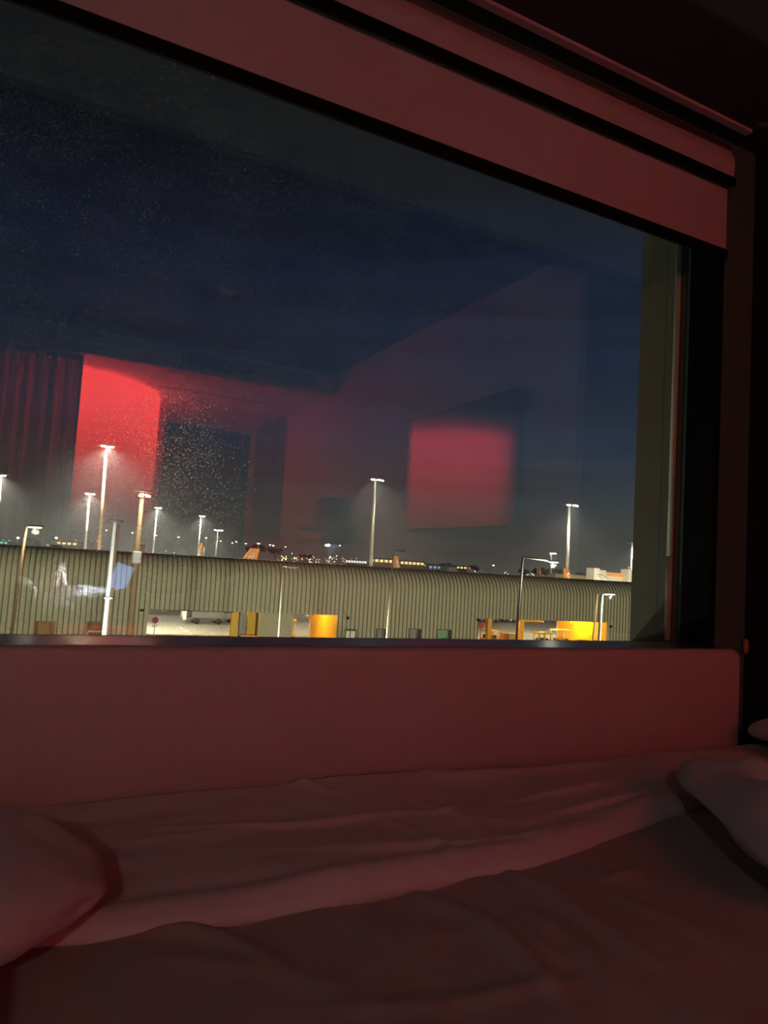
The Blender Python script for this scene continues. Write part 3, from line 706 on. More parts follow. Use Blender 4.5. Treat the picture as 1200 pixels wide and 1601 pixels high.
# passage 1: block, columns, hanging beam
sA, sB = WS(407, 960)[0], WS(459, 960)[0]; q = MB(); wbox(q, sA, sB, -2.6, -.05, GZ, o1[2]); q.build('infill_block', mat('roller_door', (.42, .39, .29), .6, stretch=(1, 1, 8)), pier)
q = MB(); wbox(q, sA - .18, sA, -.25, .03, GZ, o1[2]); q.build('infill_edge', yellow, pier)
def sp_(px): return WS(px, 970)[0]
for px, wd_, ou, m_ in ((371, .75, -1.5, yellow), (384, .75, -1.5, mat('blue_grey_column', (.30, .32, .34), .6)), (398, 1.0, -1.6, yellow), (403, .9, -2.5, yellow)):
    q = MB(); s0 = sp_(px); wbox(q, s0 - wd_ / 2, s0 + wd_ / 2, ou - .8, ou, GZ, o1[2]); q.build('column', m_, pier)
for px, wd_, ou, m_ in ((790, .6, -4.0, yellow), (842, .8, -4.2, yellow)):
    q = MB(); s0 = sp_(px); wbox(q, s0 - wd_ / 2, s0 + wd_ / 2, ou - .6, ou, GZ, o2[2]); q.build('column', m_, pier)
q = MB(); s0 = sp_(842); wbox(q, s0 - .2, s0 + 3.4, -4.4, -4.0, o2[2] - .55, o2[2]); q.build('hanging_beam', yellow, pier)
q = MB(); wbox(q, o1[0] + .2, sp_(366), -.6, -.1, o1[2] - .12, o1[2]); q.build('lintel', greyd, pier)
yl = (1.0, .58, .055)
for o_, fr_, pw in ((o1, .90, 620), (o1, .66, 350), (o1, .50, 260), (o1, .10, 260), (o2, .90, 1100), (o2, .66, 900), (o2, .40, 700)):
    s0 = o_[0] + (o_[1] - o_[0]) * fr_; p_ = WP(s0, -5.5, o_[2] - .10); q = MB(); wbox(q, s0 - .6, s0 + .6, -5.65, -5.35, o_[2] - .08, o_[2])
    q.build('ceiling_lamp', mat('sodium_lamp', (.9, .7, .3), .4, emit=((1, .6, .08), 5)), pier)
    light('sodium_light', 'POINT', p_ - Vector((0, 0, .35)), pw, yl, .25, parent=pier)
for k in range(5):  # unseen floodlights added behind the roof to brighten apron and tail fins
    s0 = -40 + k * 38; q = MB(); wbox(q, s0 - .5, s0 + .5, -12.6, -12.0, TOP - .9, TOP - .5); q.build('added_apron_floodlight', greyd, pier)
    light('added_apron_light', 'POINT', WP(s0, -13.2, TOP - 1.0), 20000, (1.0, .88, .62), .3, parent=pier)
# cameras and lamps fixed to the cladding
for px, py in ((537, 962), (948, 976)):
    s0, z = WS(px, py); q = MB().tube([WP(s0, 0, z - .3), WP(s0, .05, z + .35), WP(s0 + .15, .3, z + .55), WP(s0 + .42, .35, z + .5), WP(s0 + .45, .35, z - .1)], .06, 8)
    q.build('camera_arm', pale, pier, True); MB().ball(WP(s0 + .45, .35, z - .28), .2, 10, 8).build('dome_camera', blackm, pier, True)
for px, py in ((222, 954), (746, 969)):
    s0, z = WS(px, py); MB().box(WP(s0, .25, z), (.35, .3, .22)).tube([WP(s0, 0, z), WP(s0, .3, z)], .05, 6).build('wall_camera', blackm, pier)
# things standing before the pier wall
def gate(px, py, w_, h_, lab, m_, grp=None):
    s0, z = WS(px, py); zt = GZ + h_; q = MB(); n_ = 5
    for o_ in (.8, 1.8):
        q.tube([WP(s0 - w_ / 2, o_, GZ), WP(s0 - w_ / 2 + .25, o_, zt), WP(s0 + w_ / 2 - .1, o_, zt), WP(s0 + w_ / 2, o_, GZ)], .07, 8); q.tube([WP(s0 - w_ / 2 + .1, o_, GZ + h_ * .5), WP(s0 + w_ / 2, o_, GZ + h_ * .5)], .05, 8)
    q.tube([WP(s0, .8, zt), WP(s0, 1.8, zt)], .05, 8); return tag(q.build('guard_rail', m_, None, True), lab, 'railing')
gate(152, 986, 2.3, 1.5, 'yellowish tubular guard rail outside the second pier door', pale); gate(718, 996, 3.6, 1.45, 'pale tubular guard rail beside the green pier door', pale)
gate(976, 1001, 1.6, 1.5, 'short pale guard rail at the base of the pier close to the window jamb', pale)
s0, z = WS(543, 990); t = thing('equipment_cabinet', WP(s0, .8, GZ), 'white equipment cabinet on a dark frame standing against the pier wall', 'cabinet')
q = MB(); wbox(q, s0 - .55, s0 + .5, .3, 1.2, GZ + .9, GZ + 2.15); q.build('cabinet_box', white, t)
q = MB()
for a in (-.75, -.1, .65): q.tube([WP(s0 + a, 1.25, GZ), WP(s0 + a, 1.25, GZ + 2.3 if a else GZ + 1)], .06, 8)
q.tube([WP(s0 - .75, 1.25, GZ + .9), WP(s0 + .65, 1.25, GZ + .9)], .05, 8).tube([WP(s0 - .75, 1.25, GZ + 2.3), WP(s0 + .65, 1.25, GZ + 2.3)], .05, 8).build('stand', greyd, t, True)

# ---- street lamps in front of the pier
def pole(top, bot, depth, r0, r1, m_, lab, arm=None, cap=None, lampm=None, lit=0, grp='street lamps before the pier', lc=(1, .93, .72), name='street_lamp', aim=None):
    a = P(*top, depth); b_ = P(*bot, depth); d_ = (a - b_); k = (a.z - GZ) / d_.z; base = a - d_ * k
    t = thing(name, base, lab, 'street lamp' if name == 'street_lamp' else 'pole', grp)
    MB().tube([base, base + (a - base) * .5, a], [r0, (r0 + r1) / 2, r1], 12).build('pole', m_, t, True)
    MB().tube([base, base + Vector((0, 0, .5))], r0 * 1.5, 12).build('pole_base', m_, t, True)
    if arm:
        e_ = P(*arm, depth); MB().tube([a - Vector((0, 0, .05)), a, e_], r1 * .8, 8).build('arm', m_, t, True)
        hd_ = MB().box(e_ + (e_ - a).normalized() * .25 , (.85, .35, .13), math.atan2((e_ - a).y, (e_ - a).x), .03).build('lamp_head', greyd, t)
        MB().box(e_ + (e_ - a).normalized() * .25 - Vector((0, 0, .085)), (.62, .26, .04), math.atan2((e_ - a).y, (e_ - a).x)).build('lamp_glass', lampm or greym, hd_)
        if lit: light('lamp_light', 'POINT', e_ + (e_ - a).normalized() * .25 - Vector((0, 0, .35)), lit, lc, .2, parent=t)
    if cap: MB().tube([a, a + Vector((0, 0, .1))], cap, 16).build('cap', greyd, t, True)
    return t
pole((41, 823.5), (18, 989), 45, .12, .08, brownm, 'thin brown street lamp with a lit head on a short arm, nearest the frame edge', arm=(50, 823), lampm=lampy, lit=300)
pole((441.4, 885), (434.6, 990), 60, .10, .07, steel, 'thin pale street lamp rising in front of the closed grey infill between passages', arm=(452, 886))
pole((614.6, 866), (604, 997), 60, .10, .07, steel, 'thin plain street lamp rising left of the two grey recessed doors', arm=(622, 863))
pole((817, 871), (807, 999), 58, .11, .08, steel, 'slim street lamp with a long arm and glaring head before the second passage', arm=(860, 877), lampm=lampw, lit=900)
t = pole((940.4, 928.4), (935.9, 1003.5), 70, .18, .14, white, 'white floodlit post with a flat hooded arm, nearest the window jamb', arm=(951, 928), lampm=lampw, lit=500)
pole((933.5, 929), (930.5, 960), 72, .09, .09, brownm, 'thin brown post right behind the white floodlit post', name='post', grp=None)
wp_ = pole((180.2, 817), (162.9, 991.6), 30, .13, .085, white, 'thick bright white pole with a flat dark cap, next to the phone reflection', cap=.32, name='lamp_pole', grp=None)
pole((185.2, 820), (180, 870), 34, .05, .05, brownm, 'thin brown pole just behind the thick white pole', name='post', grp=None)
c3 = P(171, 930, 30); t = thing('unseen_forecourt_lamp', (c3.x - 5.0, c3.y - 13.0, GZ), 'unseen bollard lamp added to brighten the thick white pole', 'street lamp')  # spot lamp added out of view only to brighten the white pole
MB().tube([(c3.x - 5.0, c3.y - 13.0, GZ), (c3.x - 5.0, c3.y - 13.0, -5.2)], .1, 10).build('pole', steel, t, True)
light('added_pole_spot', 'SPOT', (c3.x - 5.0, c3.y - 13.0, -4.9), 20000, (1, .97, .86), .1, aim=(c3.x, c3.y, -.5), parent=t, spot=1.1)
# ring collar on the white pole
MB().tube([P(170, 933, 30), P(169.8, 936, 30)], .19, 12).build('pole_band', white, wp_, True)
# ---- high masts
def mast(top, bot, depth, rad, m_, lab, w_=3.0, lit=0, nl=3, one=0, st=16, grp='high floodlight masts on the apron', sway=0.15, cat='floodlight mast', col=(1, .95, .80)):
    a = P(*top, depth); b_ = P(*bot, depth); d_ = a - b_; base = a - d_ * ((a.z - GZ) / d_.z)
    t = thing('floodlight_mast', base, lab, cat, grp)
    MB().tube([base, base + (a - base) * .6, a], [rad * 1.4, rad, rad * .7], 10).build('mast_pole', m_, t, True)
    q = MB(); ring = [a + Vector((math.cos(k * PI / 8) * w_ / 2, math.sin(k * PI / 8) * w_ / 2 * .8, sway * math.cos(k * PI / 8))) for k in range(17)]
    q.tube(ring, .07 + w_ * .012, 6, False)
    for k in range(4): q.tube([a, ring[k * 4 + 2]], .06, 6)
    q.tube([a, a + Vector((0, 0, w_ * .55))], .05, 6).build('lamp_ring', steel, t, True)
    lm = mat('floodlight_face_%d' % st, (.9, .9, .9), .4, emit=(col, st))
    angs = [(-90 + one) + (k - (nl - 1) / 2) * 42 for k in range(nl)]
    for an in angs:
        c_ = a + Vector((math.cos(math.radians(an)) * w_ / 2, math.sin(math.radians(an)) * w_ / 2, -.20)); s__ = w_ * .15
        h_ = MB().box(c_, (s__ * 2, s__ * .9, s__ * .7), math.radians(an + 90), .03).build('floodlight', greyd, t)
        MB().box(c_ - Vector((0, 0, s__ * .45)) + Vector((math.cos(math.radians(an)), math.sin(math.radians(an)), 0)) * s__ * .3, (s__ * 1.8, s__ * .8, s__ * .5), math.radians(an + 90)).build('floodlight_face', lm, h_)
    MB().box(a - d_.normalized() * (a.z - GZ) * .28, (.5, .5, .7), 0, .05).build('junction_box', pale, t)
    if lit: light('mast_light', 'SPOT', a + Vector((0, -w_ * .5, -w_ * .10)), lit, (1, .93, .76), .25, aim=a + Vector((0, -w_ * .5 - 3, -14)), parent=t, spot=2.45)
    return t
mast((166.7, 697), (154.4, 859), 190, .40, mat('warm_steel', (.62, .46, .26), .6, var=.05), 'tallest brownish floodlight mast with a ring head, standing beyond the pier roof', 4.6, 300000, 2)
mast((222.5, 769), (203.4, 990.7), 42, .17, brownm, 'brown floodlight mast with two glaring heads standing in front of the pier', 1.0, 1500, 2, one=8, st=40, sway=0)
mast((140, 771), (133, 858), 330, .5, pale, 'pale floodlight mast left of the tallest mast', 6.0, 300000, 2)
mast((246, 793), (239, 862), 380, .42, pale, 'pale floodlight mast on the far side of the roof, first after the brown glaring one', 5.0, 300000, 2)
mast((314.5, 806), (309, 868), 430, .42, pale, 'pale slim floodlight mast rising over the narrow orange tail fin', 5.0, 220000, 2)
mast((340.5, 828), (337, 868), 480, .45, pale, 'short glaring floodlight mast just past the slim one over the orange fin', 5.5, 500000, 3, st=40)
mast((586.5, 749), (579.5, 884), 240, .50, mat('lit_mast', (.72, .68, .52), .6), 'tall lone floodlight mast rising above the lit buildings at the middle of the pier roof', 4.6, 800000, 3)
mast((889.3, 788.5), (886.3, 905.7), 250, .50, mat('lit_mast', (.72, .68, .52)), 'tall pale floodlight mast rising behind the orange tail fins near the window jamb', 5.0, 800000, 3)
mast((861.5, 864), (860.5, 905), 330, .35, pale, 'short floodlight mast standing between the two orange tail fins', 3.6, 200000, 3, st=30)
mast((988, 849), (986.5, 905), 260, .35, pale, 'floodlight mast half hidden by the window jamb', 3.8, 150000, 2, st=30)
mast((2, 742), (-7, 850), 260, .4, pale, 'floodlight mast cut by the frame edge', 4.6, 250000, 2)
far = [(166, 829, 820), (207, 833, 760), (244, 837, 800), (279, 840, 900), (322, 841, 700), (345, 846, 760), (363, 849, 900), (369, 847, 900), (384, 850, 850), (404, 850, 640), (422, 852, 900), (427, 853, 820), (446, 855, 900), (28, 841, 500), (88, 841, 520), (861, 868, 900), (771, 884, 800), (531, 853, 900)]
lab_f = ['far small lamp post glowing under the tallest mast', 'far small yellow lamp post between the white pole and brown mast', 'far small lamp post at the foot of the first pale mast past the brown one',
         'far bluish lamp post between two pale masts', 'far small lamp post close above the narrow orange fin', 'far lamp post right under the glaring short mast', 'far faint lamp post left of a twin one before the slanted fin', 'far faint lamp post close beside its dimmer twin',
         'far lamp post just left of the slanted orange fin', 'far lamp post with a cluster of yellow lights above the slanted fin', 'far faint lamp post after the yellow cluster', 'far white lamp post after the yellow cluster, the brighter one', 'far lone white lamp dot above the city lights past the slanted fin',
         'far white lamp post over the left taxi lights', 'far white lamp post beside the covered stairs', 'far small lamp post behind the glaring street lamp', 'far lamp post over the dark field beside the second passage', 'far lamp dot left of the tall lone mast']
for i, (px, py, dp) in enumerate(far):
    a = P(px, py, dp); t = thing('distant_lamp', (a.x, a.y, GZ), lab_f[i], 'street lamp', 'small far lamps beyond the pier')
    MB().tube([(a.x, a.y, GZ), a], .22, 6).build('pole', steel, t, True)
    MB().box(a, (2.4 if i == 9 else 1.5, 1.2, .8), 0, .2).build('lamp_head', (lampy if i in (1, 2, 4, 5, 9, 12) else lampw), t)

# ---- airliners seen over the roof
def airliner(px, py, depth, hd, lab, hgt=None):
    """px,py: top of the fin; hd: heading of the nose about z"""
    a = P(px, py, depth); H = a.z - GZ; k = H / 11.8
    t = thing('airliner', (a.x, a.y, GZ), lab, 'aircraft', 'orange-tailed airliners behind the pier', rz=hd)
    M_ = Matrix.Translation((a.x, a.y, GZ)) @ Matrix.Rotation(hd, 4, 'Z') @ Matrix.Scale(k, 4)
    def X(x, y, z): return M_ @ Vector((x, y, z))
    fin = [(-.2, 11.8), (1.5, 11.8), (5.6, 5.8), (1.0, 5.6)]
    MB().prism([X(x, .16, z) for x, z in fin], M_.to_3x3() @ Vector((0, -1, 0)), 0, .32).build('tail_fin', orange, t)
    q = MB()
    for (cx_, cz_, r_) in ((1.15, 10.6, .42), (1.55, 9.6, .52), (2.1, 8.5, .50), (2.7, 7.4, .55)):
        for sy_ in (-.19, .19):
            q.tube([X(cx_ + r_ * math.cos(a_) * .8, sy_, cz_ + r_ * math.sin(a_)) for a_ in [j * PI / 5 for j in range(11)]], .15 * k, 6)
    q.build('tail_mark', white, t, True)
    MB().tube([X(-.5, 0, 5.0), X(3, 0, 4.6), X(8, 0, 4.0), X(12, 0, 3.8), X(30, 0, 3.8), X(34, 0, 3.7), X(36, 0, 3.2), X(36.6, 0, 3.0)], [k * v for v in (.25, 1.1, 1.8, 1.98, 1.98, 1.7, .8, .2)], 20).build('fuselage', white, t, True)
    for sy_ in (-1, 1):
        MB().add([X(18, sy_ * 1.5, 3), X(12.5, sy_ * 1.5, 3), X(9.5, sy_ * 16.5, 4.4), X(11, sy_ * 16.5, 4.4), X(18, sy_ * 1.5, 3.35), X(12.5, sy_ * 1.5, 3.25), X(9.5, sy_ * 16.5, 4.5), X(11, sy_ * 16.5, 4.5)],
                 [(0, 1, 2, 3), (7, 6, 5, 4), (0, 4, 5, 1), (1, 5, 6, 2), (2, 6, 7, 3), (3, 7, 4, 0)]).build('wing', white, t)
        MB().add([X(3.6, sy_ * .8, 5), X(.6, sy_ * .8, 5), X(-.8, sy_ * 6, 5.5), X(.6, sy_ * 6, 5.5), X(3.6, sy_ * .8, 5.2), X(.6, sy_ * .8, 5.2), X(-.8, sy_ * 6, 5.6), X(.6, sy_ * 6, 5.6)],
                 [(0, 1, 2, 3), (7, 6, 5, 4), (0, 4, 5, 1), (1, 5, 6, 2), (2, 6, 7, 3), (3, 7, 4, 0)]).build('stabiliser', white, t)
        MB().tube([X(19, sy_ * 5.8, 2.2), X(16, sy_ * 5.8, 2.2), X(14.5, sy_ * 5.8, 2.3)], [k * 1.05, k * 1.1, k * .6], 14).build('engine', white, t, True)
        MB().tube([X(14.5, sy_ * 3.6, .55), X(14.5, sy_ * 4.1, .55)], k * .55, 14).tube([X(14.5, sy_ * 3.8, .6), X(14.5, sy_ * 3.6, 3)], k * .15, 8).build('landing_gear', greyd, t)
    MB().tube([X(31, -.2, .4), X(31, .2, .4)], k * .4, 14).tube([X(31, 0, .4), X(31, 0, 2.4)], k * .12, 8).build('landing_gear', greyd, t)
    return t
airliner(317, 849, 165, math.radians(88), 'airliner whose orange tail fin shows edge-on and very narrow above the pier roof')
airliner(404, 858, 140, math.radians(180), 'airliner whose orange tail fin slants back towards the tall masts above the pier roof')
airliner(616, 869, 150, math.radians(38), 'airliner whose orange tail fin shows just past the lone tall mast above the roof')
airliner(840, 886, 200, math.radians(28), 'airliner whose orange tail fin stands under the glaring street lamp arm')
airliner(882, 889, 150, math.radians(20), 'airliner whose orange tail fin is crossed by a tall mast beside the boarding bridge')
# ---- boarding bridge at the right end
t = thing('boarding_bridge', P(950, 905, 140), 'beige and orange passenger boarding bridge above the pier roof by the window jamb', 'boarding bridge')
def pbox(q, xa, ya, xb, yb, dp, th=3.0):
    a = P(xa, ya, dp); b_ = P(xb, yb, dp); cc = (a + b_) / 2; wdt = math.hypot(b_.x - a.x, b_.y - a.y); return q.box((cc.x, cc.y, cc.z), (wdt, th, abs(a.z - b_.z)), math.atan2(b_.y - a.y, b_.x - a.x))
pbox(MB(), 922.5, 888, 930, 918, 140).build('bridge_column', pale, t); pbox(MB(), 930, 891, 941, 917, 141).build('bridge_cabin', pale, t)
pbox(MB(), 941, 894.5, 977, 911, 142).build('bridge_tunnel', pale, t); pbox(MB(), 941.5, 896.0, 976.5, 902.5, 141.2, 2).build('orange_band', orange, t); pbox(MB(), 976, 890, 987, 918, 140).build('bridge_column', pale, t)
MB().tube([P(934, 899, 139), P(940, 901, 138), P(955, 912, 138)], .30, 8).build('stair_rail', pale, t, True)
pbox(MB(), 924, 885.5, 926, 888, 140, .3).build('warning_lamp', greyd, t); MB().tube([P(983, 892, 139), P(982, 886, 139)], .12, 6).tube([P(982, 886, 139), P(986, 888, 139)], .12, 6).build('lamp_bracket', pale, t)
tag(pbox(MB(), 862, 897, 912, 910, 178, 8).build('service_building', mat('warm_wall', (.75, .62, .32), .7)), 'low yellowish service building showing between the tail fins over the roof', 'building')
# ---- lit buildings on the horizon
def lowb(xa, ya, xb, yb, dp, m_, lab, lm=None, rows=1, cols=6, rf=greyd, name='distant_building', th=25):
    cc = P((xa + xb) / 2, yb, dp); t = thing(name, (cc.x, cc.y, GZ), lab, 'building'); a = P(xa, ya, dp); b_ = P(xb, yb, dp); z1 = (a.z + b_.z) / 2 + abs(ya - yb) / F * dp * .5
    an = math.atan2(b_.y - a.y, b_.x - a.x); wdt = math.hypot(b_.x - a.x, b_.y - a.y); c0 = Vector(((a.x + b_.x) / 2, (a.y + b_.y) / 2, 0))
    MB().box(c0 + Vector((0, 0, (z1 + GZ) / 2)), (wdt, th, z1 - GZ), an).build('wall', m_, t); MB().box(c0 + Vector((0, 0, z1 + .25)), (wdt * 1.02, th * 1.02, .5), an).build('roof', rf, t)
    if lm:
        for r_ in range(rows):
            for k in range(cols):
                q = c0 + Matrix.Rotation(an, 3, 'Z') @ Vector(((k + .5) / cols * wdt - wdt / 2, -th / 2 - .1, z1 - 1.2 - r_ * 2.6)); MB().box(q, (wdt / cols * .62, .2, 1.3), an).build('lit_window', lm, t)
    return t
litw = mat('lit_window_white', (.8, .8, .8), .5, emit=((.95, 1, .95), 1.6)); lity = mat('lit_window_warm', (.8, .7, .5), .5, emit=((1, .72, .30), 1.8)); litb = mat('lit_window_blue', (.6, .7, .9), .5, emit=((.5, .65, 1.0), .6))
lowb(541, 876, 573, 884, 520, pale, 'white lit low building left of the lone tall mast, on the horizon', litw, 1, 8)
lowb(578, 874, 613, 884, 430, mat('amber_wall', (.62, .42, .16), .7), 'amber lit building right behind the lone tall mast', lity, 1, 5)
lowb(624, 878, 660, 890, 460, mat('amber_wall', (.62, .42, .16)), 'dim building with warm windows right of the orange fin beside the lone mast', lity, 1, 6)
lowb(667, 884, 693, 890, 430, mat('blue_wall', (.25, .28, .40), .7), 'bluish lit hall on the horizon past the warm-windowed building', litb, 1, 4)
lowb(694, 887, 706, 897, 300, pale, 'small grey block on the pier skyline past the bluish hall', None)
lowb(-20, 846, 26, 853, 520, greyd, 'dark building with teal lights at the left frame edge', mat('lit_window_teal', (.3, .8, .8), .5, emit=((.2, .85, .8), 1.0)), 1, 7)
lowb(285, 855, 313, 861, 460, greyd, 'faint bluish hall behind the slim mast and the narrow orange fin', None)
lowb(214, 855, 222, 862, 120, mat('brown_box', (.25, .16, .10), .7), 'small brown plant box standing over the pier roof beside the brown mast', None, th=3)
lowb(100, 848, 132, 855, 500, greyd, 'low dark building with a few amber windows behind the covered stairs', lity, 1, 4)
# covered stairs / walkway roof near the left
t = thing('covered_stairs', P(84, 855, 80), 'slanting grey-green covered stair leading down to the pier roof', 'stair')
a0, a1 = P(80, 843.5, 80), P(97, 854, 80); q = MB(); v_ = Vector((0, 0, -.75)); wv = NN * 1.8
q.add([a0, a1, a1 + v_, a0 + v_, a0 - wv, a1 - wv, a1 + v_ - wv, a0 + v_ - wv], [(0, 1, 2, 3), (7, 6, 5, 4), (0, 4, 5, 1), (1, 5, 6, 2), (2, 6, 7, 3), (3, 7, 4, 0)]); q.build('stair_roof', mat('verdigris', (.34, .42, .36), .6), t)
MB().tube([a0 + v_, (a0.x, a0.y, TOP + .01)], .12, 8).tube([a1 + v_, (a1.x, a1.y, TOP + .01)], .12, 8).build('support', pale, t, True)
lowb(650, 883.5, 727, 888.5, 620, greyd, 'long low far hall standing in for a distant aircraft, with lit windows', lity, 1, 14)  # hall added in place of a distant aircraft
# ---- trees on the horizon
tl = [(846, 884, 34, 9), (866, 888, 22, 6), (820, 888, 26, 5), (905, 893, 30, 6), (700, 880, 18, 4), (478, 866, 20, 4), (430, 856, 22, 5), (404, 850, 34, 8), (745, 884, 24, 4), (50, 836, 30, 12), (135, 846, 20, 4), (950, 893, 30, 7)]
tn = ['broad dark tree clump in the middle of the skyline before the second passage', 'dark tree clump right beside the broad one', 'low dark tree clump on the other side of the broad one', 'dark tree clump behind the two tail fins', 'small dark tree clump behind the bluish hall', 'low dark tree clump over the city lights',
      'dark tree clump behind the slanted orange fin', 'large dark tree clump left of the slanted orange fin', 'small dark tree clump over the dark field', 'large dark tree clump above the lamps at the left', 'small dark tree clump at the foot of the tallest mast', 'dark tree clump behind the boarding bridge']
for i, (px, py, wp, hp) in enumerate(tl):
    dp = 700 + 45 * (i % 2); k = dp / F; a = P(px, py + hp * .95, dp); t = thing('tree', (a.x, a.y, GZ), tn[i], 'tree', 'dark trees on the horizon'); q = MB()
    for j in range(9):
        c_ = a + Vector(((random.random() - .5) * wp * k * .8, (random.random() - .5) * 12, (random.random() - .6) * hp * k * .5)); q.ball(c_, hp * k * (.5 + random.random() * .25), 9, 7, (1.5, 1, .9))
    for v in q.v: v += Vector((nz3(v.x, v.z, .25, i), 0, nz3(v.z, v.x, .3, i + 3))) * 2.0
    q.build('crown', treem, t, False); MB().tube([(a.x, a.y, GZ), (a.x, a.y, a.z)], .6, 8).build('trunk', greyd, t)
# ---- countless city lights along the horizon
def city(name, lab, col, st, cnt, rngs, rad):
    q = MB()
    for _ in range(cnt):
        x0, x1, lo, hi = random.choice(rngs); px = random.uniform(x0, x1); hz = 849 + .061 * px; dp = random.uniform(850, 1500); py = hz + random.uniform(lo, hi)
        q.ball(P(px, py, dp), rad * dp / 1000 * random.uniform(.5, 1.4), 6, 4)
    return tag(q.build(name, mat(name, (.5, .5, .5), .5, emit=(col, st)), None, True), lab, 'city lights', kind='stuff')
city('warm_city_lights', 'scatter of tiny warm city lights along the dark horizon', (1, .72, .42), 3.0, 150, [(100, 330, -8, 8), (430, 560, -10, 4), (430, 560, -10, 4), (560, 700, -6, 2), (820, 985, -4, 5)], .75)
city('white_city_lights', 'scatter of tiny white city lights along the dark horizon', (.95, .97, 1), 3.0, 120, [(0, 130, -6, 4), (440, 600, -12, 4), (600, 760, -4, 4), (740, 860, -3, 5), (600, 985, -3, 4)], .65)
city('red_city_lights', 'sprinkle of tiny red signal lights along the dark horizon', (1, .10, .05), 2.5, 26, [(90, 260, -10, 4), (90, 200, -14, 0), (450, 600, -10, 2), (640, 740, -6, 0)], .95)

# ---- ground vehicles and signs seen through the passages
def wheels(q, s, o, ln, wd_, r_=.35):
    for a in (-ln * .33, ln * .33):
        for b_ in (-wd_ / 2, wd_ / 2): c_ = WP(s + a, o + b_, GZ + r_); q.tube([c_ - NN * .12, c_ + NN * .12], r_, 12)
    return q
def so(px, py):      # ground point -> wall coordinates
    g = G(px, py); v = g - Vector((P0.x, P0.y, 0)); return v.dot(U), v.dot(NN)
s0, o_ = so(322, 975); t = thing('container_trailer', WP(s0, o_, GZ), 'grey boxy container trailer parked on the apron beyond the first passage', 'trailer')
q = MB(); wbox(q, s0 - 2.3, s0 + 2.3, o_ - 1.3, o_ + 1.3, GZ + .9, GZ + 3.5); q.build('container', mat('container_grey', (.15, .15, .145), .6), t)
q = MB(); wbox(q, s0 - 3.6, s0 - 3.1, o_ - 1.2, o_ + 1.2, GZ + .6, GZ + 3.4); q.build('end_panel', white, t)
q = MB(); wbox(q, s0 - 3.6, s0 + 2.6, o_ - 1.1, o_ + 1.1, GZ + .55, GZ + .9); q.build('chassis', greyd, t); wheels(MB(), s0, o_, 5, 2.3, .45).build('wheel', tyre, t, True)
s0, o_ = so(346, 973); t = thing('baggage_tug', WP(s0, o_, GZ), 'small grey tug parked beside the container trailer beyond the passage', 'vehicle')
q = MB(); wbox(q, s0 - 1.6, s0 + 1.9, o_ - .9, o_ + .9, GZ + .5, GZ + 1.5); wbox(q, s0 - 1.3, s0 + .2, o_ - .8, o_ + .8, GZ + 1.5, GZ + 2.5); q.build('body', greym, t); wheels(MB(), s0, o_, 3.6, 1.8).build('wheel', tyre, t, True)
for px, py, lab, m_ in ((362, 966, 'small dark ground vehicle far beyond the first passage, near its column', greyd), (762, 979, 'dark mobile stairs truck far beyond the second passage', greyd), (797, 979, 'dark low cart beyond the second passage next to its yellow column', greyd)):
    s0, o_ = so(px, py - 6); t = thing('service_vehicle', WP(s0, o_, GZ), lab, 'vehicle')
    q = MB(); wbox(q, s0 - 2.5, s0 + 2.2, o_ - 1, o_ + 1, GZ + .5, GZ + 1.5); wbox(q, s0 + 1, s0 + 2.2, o_ - 1, o_ + 1, GZ + 1.5, GZ + 2.4); q.build('body', m_, t)
    if px == 762: MB().prism([WP(s0 - 2.8, o_, GZ + 1.4), WP(s0 + 2.6, o_, GZ + 3.9), WP(s0 + 3.2, o_, GZ + 3.7), WP(s0 - 1.8, o_, GZ + 1.2)], NN, -.9, .9).build('stair_flight', greym, t)
    wheels(MB(), s0, o_, 4, 2).build('wheel', tyre, t, True)
def cart(px, dep, ln, h_, lab, m_, cab=True):
    s0 = sp_(px); o_ = -dep; t = thing('baggage_cart', WP(s0, o_, GZ), lab, 'vehicle', 'carts and tugs parked in the second passage')
    q = MB(); wbox(q, s0 - ln / 2, s0 + ln / 2, o_ - .8, o_ + .8, GZ + .35, GZ + .9); q.build('chassis', m_, t); wheels(MB(), s0, o_, ln, 1.6, .33).build('wheel', tyre, t, True)
    if cab:
        q = MB()
        for a in (-ln / 2 + .06, -.05, ln / 2 - .06):
            for b_ in (-.72, .72): q.tube([WP(s0 + a, o_ + b_, GZ + .9), WP(s0 + a, o_ + b_, GZ + h_)], .06, 6)
        q.build('frame_posts', m_, t); q = MB(); wbox(q, s0 - ln / 2 - .1, s0 + ln / 2 + .1, o_ - .85, o_ + .85, GZ + h_, GZ + h_ + .12); q.build('canopy', m_, t)
        q = MB(); wbox(q, s0 - ln / 2 + .3, s0 + ln / 2 - .3, o_ - .55, o_ + .55, GZ + .9, GZ + 1.4); q.build('seat', greyd, t)
    else: q = MB(); wbox(q, s0 - ln / 2 + .1, s0 + ln * .1, o_ - .7, o_ + .7, GZ + .9, GZ + h_); q.build('load', mat('tan_load', (.45, .33, .15), .8), t)
cart(856, 1.2, 1.8, 2.3, 'yellow canopied cart next to the lit column in the second passage', yellow); cart(872, 3.6, 2.0, 2.0, 'yellow open-sided cart in the middle of the second passage', yellow)
cart(889, 1.4, 1.9, 1.6, 'low tan-loaded cart in the second passage before the white tug', yellow, False); cart(906, 4.2, 2.4, 2.5, 'pale canopied tug under the brightest lamp of the second passage', white)
cart(836, 6.6, 2.0, 1.7, 'low loaded cart behind the lit column of the second passage', yellow, False); cart(822, 3.0, 2.4, 2.0, 'orange-brown loaded cart left of the lit column', yellow, False); cart(806, 6.6, 2.2, 1.9, 'canopied yellow cart beside the first column of the second passage', yellow)
